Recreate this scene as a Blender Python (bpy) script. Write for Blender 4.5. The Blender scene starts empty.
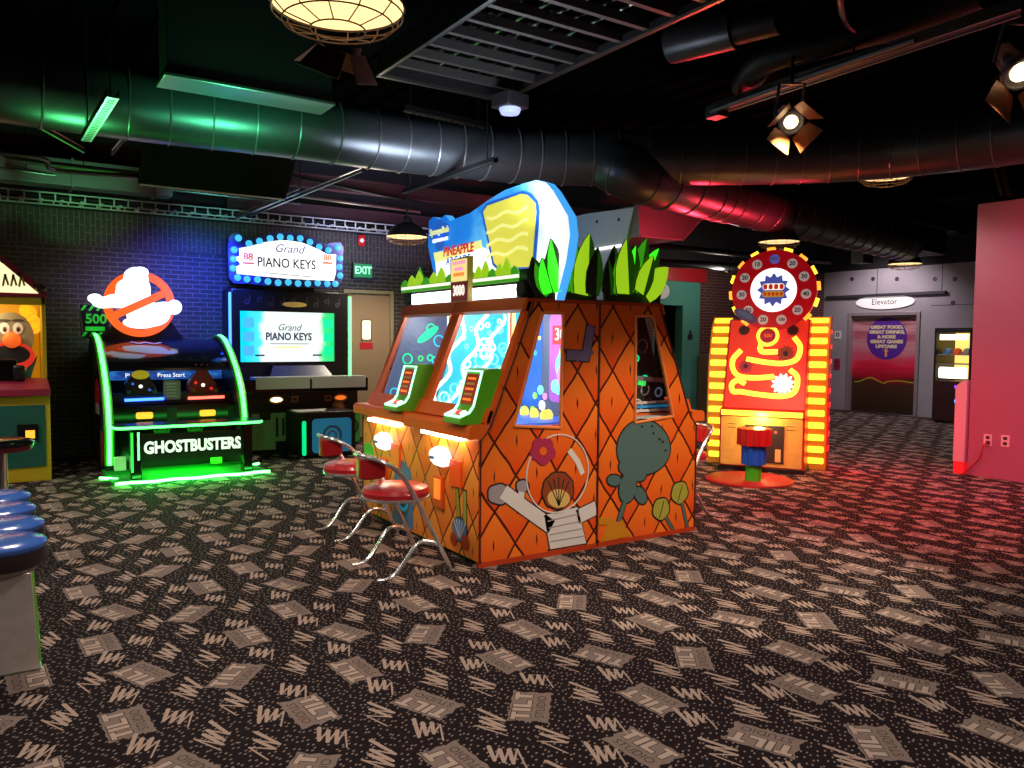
import bpy, bmesh, math, random
from mathutils import Matrix, Vector
R = random.Random(7)
S = bpy.context.scene
COL = S.collection
# ------------------------------------------------------------------ camera
FPX, CAMH = 790.0, 1.46
PITCH, ROLL, YAW = math.atan(44 / FPX), math.radians(.49), math.radians(33.3)
def to_room(x, y): return (x * math.cos(YAW) + y * math.sin(YAW), -x * math.sin(YAW) + y * math.cos(YAW))
def ray(px, py):
    x = (px - 512) / FPX; y = -(py - 384) / FPX
    c, s = math.cos(ROLL), math.sin(ROLL)
    xr, yr = c * x - s * y, s * x + c * y
    cp, sp = math.cos(PITCH), math.sin(PITCH)
    u, v = to_room(xr, cp + yr * sp)
    return Vector((u, v, yr * cp - sp))
def atz(px, py, z):                       # where a sight line meets a level
    d = ray(px, py); t = (z - CAMH) / d.z
    return Vector((d.x * t, d.y * t, z))
def atv(px, py, v):                       # ... a wall plane parallel to the brick wall
    d = ray(px, py); t = v / d.y
    return Vector((d.x * t, v, CAMH + d.z * t))
def atu(px, py, u):                       # ... a wall plane parallel to the elevator wall
    d = ray(px, py); t = u / d.x
    return Vector((u, d.y * t, CAMH + d.z * t))
cam_d = bpy.data.cameras.new('camera'); cam = bpy.data.objects.new('camera', cam_d); COL.objects.link(cam)
cam_d.sensor_width = 36; cam_d.lens = FPX / 1024 * 36; cam_d.clip_start = .05
fw = ray(512, 384).normalized(); rt = (ray(612, 384) - ray(512, 384)).normalized(); up = rt.cross(fw)
cam.matrix_world = Matrix(((rt.x, up.x, -fw.x, 0), (rt.y, up.y, -fw.y, 0), (rt.z, up.z, -fw.z, CAMH), (0, 0, 0, 1)))
S.camera = cam
vs = S.view_settings
S.display_settings.display_device = 'sRGB'
vs.view_transform = 'Standard'; vs.look = 'None'; vs.gamma = 1; vs.use_curve_mapping = False; vs.exposure = 0.0

# ------------------------------------------------------------------ materials
def lin(c):
    return tuple((x / 12.92 if x <= .04045 else ((x + .055) / 1.055) ** 2.4) for x in c)
def hexc(h): return lin(tuple(int(h[i:i + 2], 16) / 255 for i in (0, 2, 4)))
MATS = {}
def pbr(name, col, rough=.5, metal=0., emit=None, es=0., spec=.5, alpha=None, noise=0., nscale=40, bump=0., coat=0.):
    if name in MATS: return MATS[name]
    m = bpy.data.materials.new(name); m.use_nodes = True
    nt = m.node_tree; b = nt.nodes['Principled BSDF']
    c = hexc(col) if isinstance(col, str) else col
    b.inputs['Base Color'].default_value = (*c, 1)
    b.inputs['Roughness'].default_value = rough; b.inputs['Metallic'].default_value = metal
    b.inputs['Specular IOR Level'].default_value = spec
    b.inputs['Coat Weight'].default_value = coat
    if emit is not None:
        e = hexc(emit) if isinstance(emit, str) else emit
        b.inputs['Emission Color'].default_value = (*e, 1); b.inputs['Emission Strength'].default_value = es
    if noise or bump:
        tc = nt.nodes.new('ShaderNodeTexCoord'); nz = nt.nodes.new('ShaderNodeTexNoise')
        nz.inputs['Scale'].default_value = nscale; nz.inputs['Detail'].default_value = 4
        nt.links.new(tc.outputs['Object'], nz.inputs['Vector'])
        if noise:
            mx = nt.nodes.new('ShaderNodeMix'); mx.data_type = 'RGBA'
            mx.inputs['A'].default_value = (*[x * (1 - noise) for x in c], 1)
            mx.inputs['B'].default_value = (*[min(1, x * (1 + noise)) for x in c], 1)
            nt.links.new(nz.outputs['Fac'], mx.inputs['Factor']); nt.links.new(mx.outputs['Result'], b.inputs['Base Color'])
        if bump:
            bp = nt.nodes.new('ShaderNodeBump'); bp.inputs['Strength'].default_value = bump; bp.inputs['Distance'].default_value = .01
            nt.links.new(nz.outputs['Fac'], bp.inputs['Height']); nt.links.new(bp.outputs['Normal'], b.inputs['Normal'])
    MATS[name] = m; return m
def glow(name, col, s, base=None):
    return pbr(name, base or col, .4, emit=col, es=s)
class N:                                   # tiny node-graph writer
    def __init__(s, name):
        s.m = bpy.data.materials.new(name); s.m.use_nodes = True; s.t = s.m.node_tree
        s.b = s.t.nodes['Principled BSDF']; MATS[name] = s.m
        s.xyz = None
    def n(s, ty, **k):
        q = s.t.nodes.new(ty)
        for a, b in k.items(): setattr(q, a, b)
        return q
    def put(s, inp, val):
        if isinstance(val, (int, float)): inp.default_value = val
        elif isinstance(val, tuple): inp.default_value = (*val, 1) if len(val) == 3 and len(inp.default_value) == 4 else val
        else: s.t.links.new(val, inp)
    def coord(s):
        tc = s.n('ShaderNodeTexCoord'); sp = s.n('ShaderNodeSeparateXYZ'); s.t.links.new(tc.outputs['Object'], sp.inputs[0])
        s.vec = tc.outputs['Object']; return sp.outputs
    def ma(s, op, a, b=0., c=0.):
        q = s.n('ShaderNodeMath', operation=op); s.put(q.inputs[0], a); s.put(q.inputs[1], b); s.put(q.inputs[2], c); return q.outputs[0]
    def mix(s, f, a, b):
        q = s.n('ShaderNodeMix', data_type='RGBA'); s.put(q.inputs['Factor'], f); s.put(q.inputs['A'], a); s.put(q.inputs['B'], b); return q.outputs['Result']
    def comb(s, x, y, z=0.):
        q = s.n('ShaderNodeCombineXYZ'); s.put(q.inputs[0], x); s.put(q.inputs[1], y); s.put(q.inputs[2], z); return q.outputs[0]
    def noise(s, vec, scale, detail=3):
        q = s.n('ShaderNodeTexNoise'); s.t.links.new(vec, q.inputs['Vector']); q.inputs['Scale'].default_value = scale; q.inputs['Detail'].default_value = detail; return q.outputs['Fac']
    def ramp(s, f, stops):
        q = s.n('ShaderNodeValToRGB'); cr = q.color_ramp
        while len(cr.elements) < len(stops): cr.elements.new(.5)
        for e, (p, c) in zip(cr.elements, stops): e.position = p; e.color = (*c, 1)
        s.put(q.inputs[0], f); return q.outputs[0]
    def out(s, col=None, rough=.5, metal=0., spec=.5, emit=None, es=0., height=None, bs=.3, bd=.01):
        b = s.b
        if col is not None: s.put(b.inputs['Base Color'], col)
        s.put(b.inputs['Roughness'], rough); s.put(b.inputs['Metallic'], metal); s.put(b.inputs['Specular IOR Level'], spec)
        if emit is not None: s.put(b.inputs['Emission Color'], emit); s.put(b.inputs['Emission Strength'], es)
        if height is not None:
            bp = s.n('ShaderNodeBump'); bp.inputs['Strength'].default_value = bs; bp.inputs['Distance'].default_value = bd
            s.put(bp.inputs['Height'], height); s.t.links.new(bp.outputs[0], b.inputs['Normal'])
        return s.m

# ------------------------------------------------------------------ mesh builder
def frame(o, x, y):
    x = Vector(x).normalized(); y = Vector(y).normalized(); z = x.cross(y); o = Vector(o)
    return Matrix(((x.x, y.x, z.x, o.x), (x.y, y.y, z.y, o.y), (x.z, y.z, z.z, o.z), (0, 0, 0, 1)))
def FS(u, v, z): return frame((u, v, z), (1, 0, 0), (0, 0, 1))       # a face looking back along -v
def FW(u, v, z): return frame((u, v, z), (0, -1, 0), (0, 0, 1))      # a face looking along -u
def FZ(u, v, z, a=0.): return frame((u, v, z), (math.cos(a), math.sin(a), 0), (-math.sin(a), math.cos(a), 0))
ID = Matrix.Identity(4)
ORG = {}
_tc = {}
def text_geo(s, size, extrude, offset, shear, align, spacing):
    k = (s, size, extrude, offset, shear, align, spacing)
    if k not in _tc:
        c = bpy.data.curves.new('t', 'FONT'); c.body = s; c.size = size; c.extrude = extrude; c.offset = offset; c.shear = shear
        c.align_x = align; c.align_y = 'CENTER'; c.resolution_u = 3; c.space_character = spacing
        o = bpy.data.objects.new('t', c); COL.objects.link(o); bpy.context.view_layer.update()
        dg = bpy.context.evaluated_depsgraph_get(); me = o.evaluated_get(dg).to_mesh()
        _tc[k] = ([v.co.copy() for v in me.vertices], [tuple(p.vertices) for p in me.polygons])
        o.evaluated_get(dg).to_mesh_clear(); bpy.data.objects.remove(o); bpy.data.curves.remove(c)
    return _tc[k]
class MB:
    def __init__(s, X=ID):
        s.v = []; s.f = []; s.fm = []; s.mats = []; s.X = X; s.cuts = []
    def mi(s, m):
        if m not in s.mats: s.mats.append(m)
        return s.mats.index(m)
    def add(s, vs_, fs, m, M=ID):
        b = len(s.v); T = s.X @ M; fl = T.determinant() < 0
        s.v += [T @ Vector(p) for p in vs_]; k = s.mi(m)
        for f in fs:
            f = tuple(b + i for i in f); s.f.append(f[::-1] if fl else f); s.fm.append(k)
        return s
    def box(s, x0, x1, y0, y1, z0, z1, m, M=ID):
        v = [(x, y, z) for z in (z0, z1) for y in (y0, y1) for x in (x0, x1)]
        return s.add(v, [(0, 2, 3, 1), (4, 5, 7, 6), (0, 1, 5, 4), (2, 6, 7, 3), (0, 4, 6, 2), (1, 3, 7, 5)], m, M)
    def prism(s, poly, M, d, m, ms=None, z0=0.):
        n = len(poly); ar = sum(poly[i][0] * poly[(i + 1) % n][1] - poly[(i + 1) % n][0] * poly[i][1] for i in range(n))
        if ar < 0: poly = poly[::-1]
        v = [(x, y, z0) for x, y in poly] + [(x, y, z0 + d) for x, y in poly]
        s.add(v, [tuple(range(n, 2 * n)), tuple(range(n))[::-1]], m, M)
        return s.add(v, [(i, (i + 1) % n, n + (i + 1) % n, n + i) for i in range(n)], ms or m, M)
    def rect(s, cx, cy, w, h, M, d, m, z0=0., r=0., ms=None):
        if r <= 0: p = [(cx - w / 2, cy - h / 2), (cx + w / 2, cy - h / 2), (cx + w / 2, cy + h / 2), (cx - w / 2, cy + h / 2)]
        else:
            p = []
            for qx, qy, a0 in ((1, 1, 0), (-1, 1, 90), (-1, -1, 180), (1, -1, 270)):
                for k in range(5):
                    a = math.radians(a0 + k * 22.5); p.append((cx + qx * (w / 2 - r) + r * math.cos(a), cy + qy * (h / 2 - r) + r * math.sin(a)))
        return s.prism(p, M, d, m, ms, z0)
    def disc(s, cx, cy, r, M, d, m, z0=0., n=24, ry=None, rot=0., ms=None):
        ry = ry or r; c, q = math.cos(rot), math.sin(rot); p = []
        for i in range(n):
            a = 2 * math.pi * i / n; x, y = r * math.cos(a), ry * math.sin(a); p.append((cx + c * x - q * y, cy + q * x + c * y))
        return s.prism(p, M, d, m, ms, z0)
    def ring(s, cx, cy, r0, r1, M, d, m, z0=0., n=28, a0=0., a1=360., ry=1.):
        full = a1 - a0 >= 359.9; k = n if full else n + 1; v = []
        for i in range(k):
            a = math.radians(a0 + (a1 - a0) * i / n); c, q = math.cos(a), math.sin(a) * ry
            v += [(cx + r0 * c, cy + r0 * q, z0), (cx + r1 * c, cy + r1 * q, z0), (cx + r1 * c, cy + r1 * q, z0 + d), (cx + r0 * c, cy + r0 * q, z0 + d)]
        f = []
        for i in range(n):
            a = 4 * i; b = 4 * ((i + 1) % k)
            f += [(a + 3, a + 2, b + 2, b + 3), (a + 1, a, b, b + 1), (a + 2, a + 1, b + 1, b + 2), (a, a + 3, b + 3, b)]
        if not full: f += [(0, 1, 2, 3), (4 * n + 3, 4 * n + 2, 4 * n + 1, 4 * n)]
        return s.add(v, f, m, M)
    def tube(s, path, r, m, n=10, closed=False, M=ID):
        P = [Vector(p) for p in path]; k = len(P); rr = r if isinstance(r, (list, tuple)) else [r] * k
        T = []
        for i in range(k):
            if closed: t = P[(i + 1) % k] - P[i - 1]
            else: t = P[min(i + 1, k - 1)] - P[max(i - 1, 0)]
            T.append(t.normalized())
        a = Vector((0, 0, 1)) if abs(T[0].z) < .9 else Vector((1, 0, 0))
        nr = (a - T[0] * a.dot(T[0])).normalized(); v = []
        for i in range(k):
            nr = nr - T[i] * nr.dot(T[i])
            nr = nr.normalized() if nr.length > 1e-6 else T[i].orthogonal().normalized()
            b = T[i].cross(nr)
            for j in range(n):
                an = 2 * math.pi * j / n; v.append(P[i] + (nr * math.cos(an) + b * math.sin(an)) * rr[i])
        f = []
        for i in range(k if closed else k - 1):
            for j in range(n):
                p, q = i * n + j, i * n + (j + 1) % n; p2, q2 = ((i + 1) % k) * n + j, ((i + 1) % k) * n + (j + 1) % n
                f.append((p, q, q2, p2))
        if not closed: f += [tuple(range(n))[::-1], tuple((k - 1) * n + j for j in range(n))]
        return s.add(v, f, m, M)
    def lathe(s, prof, m, M=ID, n=32, caps=True):
        v = []; f = []; k = len(prof)
        for i in range(n):
            a = 2 * math.pi * i / n
            v += [(r * math.cos(a), r * math.sin(a), z) for r, z in prof]
        for i in range(n):
            for j in range(k - 1):
                a, b = i * k + j, ((i + 1) % n) * k + j
                f.append((a, b, b + 1, a + 1))
        if caps and prof[0][0] > 1e-6: f.append(tuple(i * k for i in range(n))[::-1])
        if caps and prof[-1][0] > 1e-6: f.append(tuple(i * k + k - 1 for i in range(n)))
        return s.add(v, f, m, M)
    def text(s, t, M, size, m, ex=.001, off=0., shear=0., align='CENTER', z0=0., x=0., y=0., sp=1., sx=1.):
        v, f = text_geo(t, size, ex, off, shear, align, sp)
        return s.add([(p.x * sx + x, p.y + y, p.z + z0 + ex) for p in v], f, m, M)
    def stroke(s, pts, w, M, d, m, z0=0.):
        for i in range(len(pts) - 1):
            a, b = Vector(pts[i]), Vector(pts[i + 1]); t = b - a
            if t.length < 1e-5: continue
            t.normalize(); nn = Vector((-t.y, t.x)) * w / 2; e = t * w * .35
            s.prism([tuple(a - e + nn), tuple(a - e - nn), tuple(b + e - nn), tuple(b + e + nn)], M, d, m, None, z0 + i * 1e-5)
        return s
    def cut(s):
        s.cuts.append((len(s.v), len(s.f))); return s
    def build_each(s, name, parent, **k):                 # one object per piece marked with cut()
        c = [(0, 0)] + s.cuts + [(len(s.v), len(s.f))]; out = []
        for (v0, f0), (v1, f1) in zip(c, c[1:]):
            if v1 == v0: continue
            q = MB(); q.v = s.v[v0:v1]; q.mats = s.mats; q.f = [tuple(i - v0 for i in f) for f in s.f[f0:f1]]; q.fm = s.fm[f0:f1]
            used = sorted(set(q.fm)); q.mats = [s.mats[i] for i in used]; q.fm = [used.index(i) for i in q.fm]
            out.append(q.build(name, parent, **k))
        return out
    def build(s, name, parent=None, bev=0., smooth=35.):
        me = bpy.data.meshes.new(name); o0 = ORG.get(parent.name, Vector()) if parent else Vector()
        o = bpy.data.objects.new(name, me)
        if parent is None and s.v:
            lo = Vector([min(p[i] for p in s.v) for i in range(3)]); hi = Vector([max(p[i] for p in s.v) for i in range(3)])
            o0 = Vector(((lo.x + hi.x) / 2, (lo.y + hi.y) / 2, lo.z)); o.location = o0
        COL.objects.link(o)
        me.from_pydata([tuple(p - o0) for p in s.v], [], s.f)
        for m in s.mats: me.materials.append(MATS[m] if isinstance(m, str) else m)
        me.polygons.foreach_set('material_index', s.fm)
        if smooth: me.polygons.foreach_set('use_smooth', [True] * len(s.f)); me.set_sharp_from_angle(angle=math.radians(smooth))
        me.update()
        if parent: o.parent = parent
        ORG[o.name] = o0
        if bev:
            q = o.modifiers.new('bevel', 'BEVEL'); q.width = bev; q.segments = 2; q.limit_method = 'ANGLE'; q.angle_limit = math.radians(40)
        return o
def tag(o, label, cat=None, group=None, kind=None):
    if label: o['label'] = label
    if cat: o['category'] = cat
    if group: o['group'] = group
    if kind: o['kind'] = kind
    return o
def thing(name, label, cat, loc, group=None, local=False, rz=0.):
    o = bpy.data.objects.new(name, None); COL.objects.link(o); o.empty_display_size = .1
    o.location = loc; o.rotation_euler = (0, 0, rz); ORG[o.name] = Vector() if local else Vector(loc)
    return tag(o, label, cat, group)
def struct(name, mb, label=None, **k):
    return tag(mb.build(name, **k), label, None, None, 'structure')
def clone(o, parent=None):
    c = o.copy(); COL.objects.link(c)
    if parent: c.parent = parent
    for ch in list(o.children): clone(ch, c)
    return c
def smooth_path(pts, n=6, closed=False):
    P = [Vector(p) for p in pts]; k = len(P); out = []
    for i in range(k if closed else k - 1):
        a, b, c, d = (P[(i - 1) % k] if closed or i else P[0]), P[i], P[(i + 1) % k], (P[(i + 2) % k] if closed or i + 2 < k else P[-1])
        for j in range(n):
            t = j / n
            out.append(.5 * ((2 * b) + (c - a) * t + (2 * a - 5 * b + 4 * c - d) * t * t + (3 * b - a - 3 * c + d) * t ** 3))
    if not closed: out.append(P[-1])
    return out
def lamp(name, ty, loc, col, power, size=.1, target=None, angle=60, blend=.5):
    d = bpy.data.lights.new(name, ty); d.energy = power; d.color = col
    if ty == 'AREA': d.size = size
    else: d.shadow_soft_size = size
    if ty == 'SPOT': d.spot_size = math.radians(angle); d.spot_blend = blend
    o = bpy.data.objects.new(name, d); COL.objects.link(o); o.location = loc
    if target is not None: o.rotation_euler = (Vector(target) - Vector(loc)).to_track_quat('-Z', 'Y').to_euler()
    return o
# ------------------------------------------------------------------ shared materials
pbr('black', '0c0b0d', .45); pbr('black_gloss', '0a0a0c', .15); pbr('charcoal', '1c1b1f', .6); pbr('dark_grey', '34323a', .5)
pbr('white', 'e8e6e2', .5); pbr('chrome', 'ececee', .24, .85); pbr('steel', 'a9a7a6', .3, 1., noise=.12, nscale=30)
pbr('galv', '77777a', .35, .9, noise=.15, nscale=25); pbr('pipe', '6d6a6c', .4, .7); pbr('iron', '141316', .5, .4)
pbr('red_vinyl', 'c2222c', .3, coat=.2); pbr('blue_vinyl', '3a62b8', .22, coat=.4); pbr('seat_rim', '2a2022', .35)
pbr('orange', 'e8641c', .4); pbr('orange_deep', 'b23a14', .45); pbr('orange_lite', 'f08a48', .4); pbr('line_brown', '4a1408', .6)
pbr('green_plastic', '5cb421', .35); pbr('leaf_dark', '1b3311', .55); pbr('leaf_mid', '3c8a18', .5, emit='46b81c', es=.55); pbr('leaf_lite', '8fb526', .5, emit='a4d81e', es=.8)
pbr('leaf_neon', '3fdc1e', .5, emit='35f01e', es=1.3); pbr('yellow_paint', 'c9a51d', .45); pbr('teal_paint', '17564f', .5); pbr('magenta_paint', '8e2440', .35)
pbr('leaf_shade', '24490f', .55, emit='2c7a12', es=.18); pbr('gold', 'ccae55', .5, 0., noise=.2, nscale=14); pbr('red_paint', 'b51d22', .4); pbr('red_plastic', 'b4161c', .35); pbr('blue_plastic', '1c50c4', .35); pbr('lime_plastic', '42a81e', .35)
pbr('grey_board', 'b9b4b0', .6); pbr('key_white', 'cfcfd2', .3); pbr('pad_blue', '2d8ec4', .45, emit='2d8ec4', es=.25); pbr('pad_green', '2d7a2a', .45, emit='2d7a2a', es=.25); pbr('brass', 'a87a4a', .4, .3)  # pads brightened by a faint emission put into their colour
pbr('teal_wall', '4f9c8c', .7); pbr('wood_post', '7a6046', .6); pbr('beige_door', '8f7560', .6); pbr('door_trim', '8a7f62', .6)
pbr('figure_grey', '9a8f96', .5); pbr('figure_teal', '4f6a68', .5); pbr('figure_teal_dark', '39504f', .5); pbr('figure_brown', '8c3d1c', .5); pbr('figure_cream', 'd8b46a', .5)
pbr('figure_pink', 'a8254c', .5); pbr('figure_olive', 'a3a13a', .5); pbr('figure_mustard', 'c98212', .5); pbr('figure_line', '1d1210', .6); pbr('figure_white', 'd9d2d0', .5); pbr('pipe_mauve', '6f5f86', .5); pbr('figure_blue', '5a7fb0', .5)
glow('n_green', (.06, 1, .1), 7.); glow('n_green_soft', (.05, .8, .1), .8); glow('n_blue', (.03, .12, 1), 6.); glow('n_rope', (.06, 1, .1), 20.); glow('n_cyan', (.1, .75, 1.), 1.6); glow('n_red', (1, .12, .08), 3.)
glow('n_white', (1, 1, 1), 3.); glow('n_warm', (1, .8, .42), 4.); glow('n_yellow', (1, .62, .04), 2.1); glow('n_orange', (1, .35, .03), 1.6); glow('n_mint', (.45, 1., .72), 1.6)
glow('l_white', (1, 1, 1), 1.25); glow('l_cream', (1, .95, .85), 1.0); glow('l_ink', (.02, .05, .1), .3); glow('l_bulb', (.06, .55, .95), 1.1, '1a3a5a'); glow('pane_cream', (.85, .74, .55), .9); glow('l_orange', (1., .2, .02), .9); glow('l_red', (.9, .03, .03), .9)
glow('l_aqua', (.03, .5, .62), 1.0); glow('l_aqua2', (.2, .85, .85), 1.1); glow('l_purple', (.42, .1, .55), .8); glow('l_blue', (.03, .12, .6), .8); glow('l_sky', (.06, .4, .95), 1.0); glow('l_pink', (.9, .3, .6), .9); glow('l_yellow', (.95, .8, .12), 1.0); glow('l_lime', (.3, .8, .08), 1.0)
glow('l_screen', (.03, .1, .38), .9); glow('l_dim', (.1, .12, .2), .5); glow('l_green', (.0, .75, .25), 1.); glow('l_crystal', (.75, .62, .2), 1.2); glow('lamp_bowl', (1, .76, .38), 1.05); glow('lamp_core', (1, .95, .8), 3.)
glow('spot_lens', (1, .72, .38), 6.)
def tinted_glass(name, ior=1.45, tint=(1, 1, 1), strength=.08):
    g = N(name); t = g.n('ShaderNodeBsdfTransparent'); gl = g.n('ShaderNodeBsdfGlossy'); fr = g.n('ShaderNodeFresnel'); mx = g.n('ShaderNodeMixShader')
    t.inputs[0].default_value = (*tint, 1); gl.inputs['Roughness'].default_value = .03; fr.inputs[0].default_value = ior
    ge = g.n('ShaderNodeNewGeometry'); g.put(mx.inputs[0], g.ma('MULTIPLY', fr.outputs[0], g.ma('SUBTRACT', 1., ge.outputs['Backfacing']))); g.t.links.new(t.outputs[0], mx.inputs[1]); g.t.links.new(gl.outputs[0], mx.inputs[2])
    g.t.links.new(mx.outputs[0], g.t.nodes['Material Output'].inputs[0])
tinted_glass('glass'); tinted_glass('smoke_glass', 1.5, (.55, .55, .6))
# brick (long courses of running bond, with a soldier course on top)
def brick(name, c1, c2, mort, vert=False, axis='u'):
    g = N(name); x, y, z = g.coord(); q = g.n('ShaderNodeTexBrick')
    a = x if axis == 'u' else y
    g.t.links.new(g.comb(z, a) if vert else g.comb(a, z), q.inputs['Vector'])
    q.inputs['Scale'].default_value = 1; q.inputs['Brick Width'].default_value = .175; q.inputs['Row Height'].default_value = .058
    q.inputs['Mortar Size'].default_value = .0055; q.inputs['Mortar Smooth'].default_value = .2; q.inputs['Bias'].default_value = 0
    for k, c in (('Color1', c1), ('Color2', c2), ('Mortar', mort)): q.inputs[k].default_value = (*hexc(c), 1)
    nz = g.noise(g.vec, 9)
    g.out(g.mix(g.ma('MULTIPLY', nz, .5), q.outputs['Color'], hexc('1a1718')), .75, height=g.ma('SUBTRACT', 1., q.outputs['Fac']), bs=.5, bd=.01)
brick('brick', '262322', '332d2d', '6a6462'); brick('brick_soldier', '2e2828', '383030', '625a58', True); brick('brick_red', '5a3230', '6a3c36', '9a7c74')
# carpet ground: near-black pile with small woven flecks
g = N('carpet'); x, y, z = g.coord()
vo = g.n('ShaderNodeTexVoronoi'); vo.inputs['Scale'].default_value = 1.; vo.inputs['Randomness'].default_value = .75
ca, sa = math.cos(.6), math.sin(.6)
pu = g.ma('ADD', g.ma('MULTIPLY', x, ca * 26), g.ma('MULTIPLY', y, sa * 26)); pv = g.ma('ADD', g.ma('MULTIPLY', x, -sa * 44), g.ma('MULTIPLY', y, ca * 44))
g.t.links.new(g.comb(pu, pv), vo.inputs['Vector']); vo.voronoi_dimensions = '2D'
fl = g.ma('LESS_THAN', vo.outputs['Distance'], .17)
nz = g.noise(g.vec, 260, 2); nz2 = g.noise(g.vec, 1.1, 2)
base = g.mix(nz, hexc('120d10'), hexc('271d21'))
g.out(g.mix(fl, base, hexc('85766f')), .95, spec=.1, height=nz, bs=.3)
def pile(name, a, b):
    g = N(name); g.coord(); nz = g.noise(g.vec, 150, 3); g.out(g.mix(nz, hexc(a), hexc(b)), .95, spec=.1)
pile('carpet_tag', '665752', '917f78'); pile('carpet_letter', 'a08c82', 'b8a396'); pile('carpet_scrib', '998479', 'b49c8f'); pile('carpet_word', '40342f', '54463f')
# concrete of the elevator wall
g = N('concrete'); g.coord(); nz = g.noise(g.vec, 2.2, 5); g.out(g.mix(nz, hexc('8f8a92'), hexc('aaa4aa')), .75)
pbr('wall_pink_lit', 'a8788c', .8, noise=.06, nscale=3); pbr('wall_dark', '131114', .8); pbr('deck', '020202', .95, spec=.02)  # white partition: part of the pink light is put into its base colour
# ------------------------------------------------------------------ setting
U0, U1, V0, V1, HC = -4.2, 15.4, -5.2, 10.9, 4.3
mb = MB()
mb.add([(U0, V0, 0), (U1, V0, 0), (U1, V1, 0), (U0, V1, 0)], [(0, 1, 2, 3)], 'carpet')
P0 = (1.76, 2.50); L = .914
TAGS = [((0, .03), (.187, .229)), ((.63, .29), (-.121, .282)), ((.175, .505), (.014, -.272)), ((.5, .80), (-.015, .277))]
SCR = dict(
    a=((.17, .24), [(.158, .336), (.121, .232), (.182, .295), (.146, .204), (.213, .275), (.171, .176), (.241, .258), (.195, .124)], 'w'),
    b=((.41, .31), [(.419, .437), (.472, .289), (.399, .377), (.446, .263), (.363, .329), (.400, .197)], 'l'),
    c=((.27, 0), [(.295, .128), (.334, -.023), (.268, .060), (.306, -.064), (.247, .031), (.292, -.094), (.208, .009), (.276, -.134)], 'l'),
    f=((.02, .55), [(.009, .656), (-.040, .506), (.026, .609), (-.009, .503), (.059, .589), (.023, .5), (.080, .555), (.029, .43)], 'w'))
def scr(k, at):
    (cx, cy), pl, _ = SCR[k]; return [(x - cx + at[0], y - cy + at[1]) for x, y in pl]
SCRIBS = [scr('a', p) for p in ((.17, .24), (.17, .73), (.68, .74))] + [scr('f', p) for p in ((.02, .55), (.53, .09), (.53, .57))] + \
         [scr('c', p) for p in ((.27, 0), (.77, 0), (.77, .5))] + [scr('b', p) for p in ((.41, .31), (.92, .31), (.91, .74))]
def carpet_tag(cu, cv, rx, ry, near):
    M = frame((cu, cv, .0006), (rx, ry, 0), (-ry, rx, 0)); ln, wd = .262, .165; p = []
    for i in range(9): p.append((-ln / 2 + ln * i / 8, -wd / 2 + (.006 if i % 2 else 0)))
    for i in range(5): p.append((ln / 2 - (.012 if i % 2 else 0), -wd / 2 + wd * (i + .5) / 5))
    for i in range(9): p.append((ln / 2 - ln * i / 8, wd / 2 - (.006 if i % 2 else 0)))
    for i in range(5): p.append((-ln / 2 + (.012 if i % 2 else 0), wd / 2 - wd * (i + .5) / 5))
    mb.add([(x, y, 0) for x, y in p], [tuple(range(len(p)))], 'carpet_tag', M)
    def q(x0, x1, y0, y1, m='carpet_letter', z=.0005): mb.add([(x0, y0, z), (x1, y0, z), (x1, y1, z), (x0, y1, z)], [(0, 1, 2, 3)], m, M)
    y0, y1 = -.005, .068                              # T I L T in slab letters
    def T(x): q(x - .031, x + .031, y1 - .018, y1); q(x - .012, x + .012, y0, y1 - .018)
    for (x0, x1, a, b) in ((-.120, -.050, y1 - .022, y1 + .004), (-.101, -.069, y0 - .004, y1 - .022), (-.049, -.017, y0 - .004, y1 + .004), (.016, .052, y0 - .004, y0 + .022), (-.016, .016, y0 - .004, y1 + .004), (.053, .120, y1 - .022, y1 + .004), (.069, .101, y0 - .004, y1 - .022)):
        q(x0, x1, a, b, 'carpet_word', .0003)
    T(-.085); q(-.045, -.021, y0, y1); q(-.012, .012, y0, y1); q(.012, .048, y0, y0 + .018); T(.085)
    if near:
        v, f = text_geo('STUDIO', .052, 0., .0, 0., 'CENTER', 1.05)
        mb.add([(x_.x, x_.y - .045, .0006) for x_ in v], f, 'carpet_word', M)
for iu in range(-5, 17):
    for iv in range(-3, 11):
        bu, bv = P0[0] + iu * L, P0[1] + iv * L
        for (tx, ty), r in TAGS:
            cu, cv = bu + tx * L, bv + ty * L
            if U0 + .3 < cu < U1 - .3 and V0 + .3 < cv < V1 - .3 and cu * .549 + cv * .836 > 1.: carpet_tag(cu, cv, r[0], r[1], math.hypot(cu, cv) < 5)
        for pl in SCRIBS:
            cu, cv = bu + pl[0][0] * L, bv + pl[0][1] * L
            if not (U0 + .3 < cu < U1 - .3 and V0 + .3 < cv < V1 - .3 and cu * .549 + cv * .836 > 1.): continue
            pts = [(bu + x * L, bv + y * L) for x, y in pl]
            for i in range(len(pts) - 1):
                a, b = Vector(pts[i]), Vector(pts[i + 1]); t = (b - a).normalized(); nn = Vector((-t.y, t.x)); w0 = (.0088 if i % 2 == 0 else .0045) if i < len(pts) - 2 else .004
                w1 = w0 * .8; zz = .0007 + i * 2e-5
                mb.add([(*(a + nn * w0), zz), (*(a - t * w0), zz), (*(a - nn * w0), zz), (*(b - nn * w1), zz), (*(b + t * w1), zz), (*(b + nn * w1), zz)], [(0, 1, 2, 3, 4, 5)], 'carpet_scrib')
floor = struct('floor', mb, 'black carpet woven with tan word tags and zigzag scribbles', smooth=0)
mb = MB(); mb.box(U0, U1, V0, V1, HC, HC + .2, 'deck')
for i in range(60):                                   # ribs of the metal deck
    u = U0 + .2 + i * .33; mb.box(u, u + .14, V0, V1, HC - .05, HC, 'deck')
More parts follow.
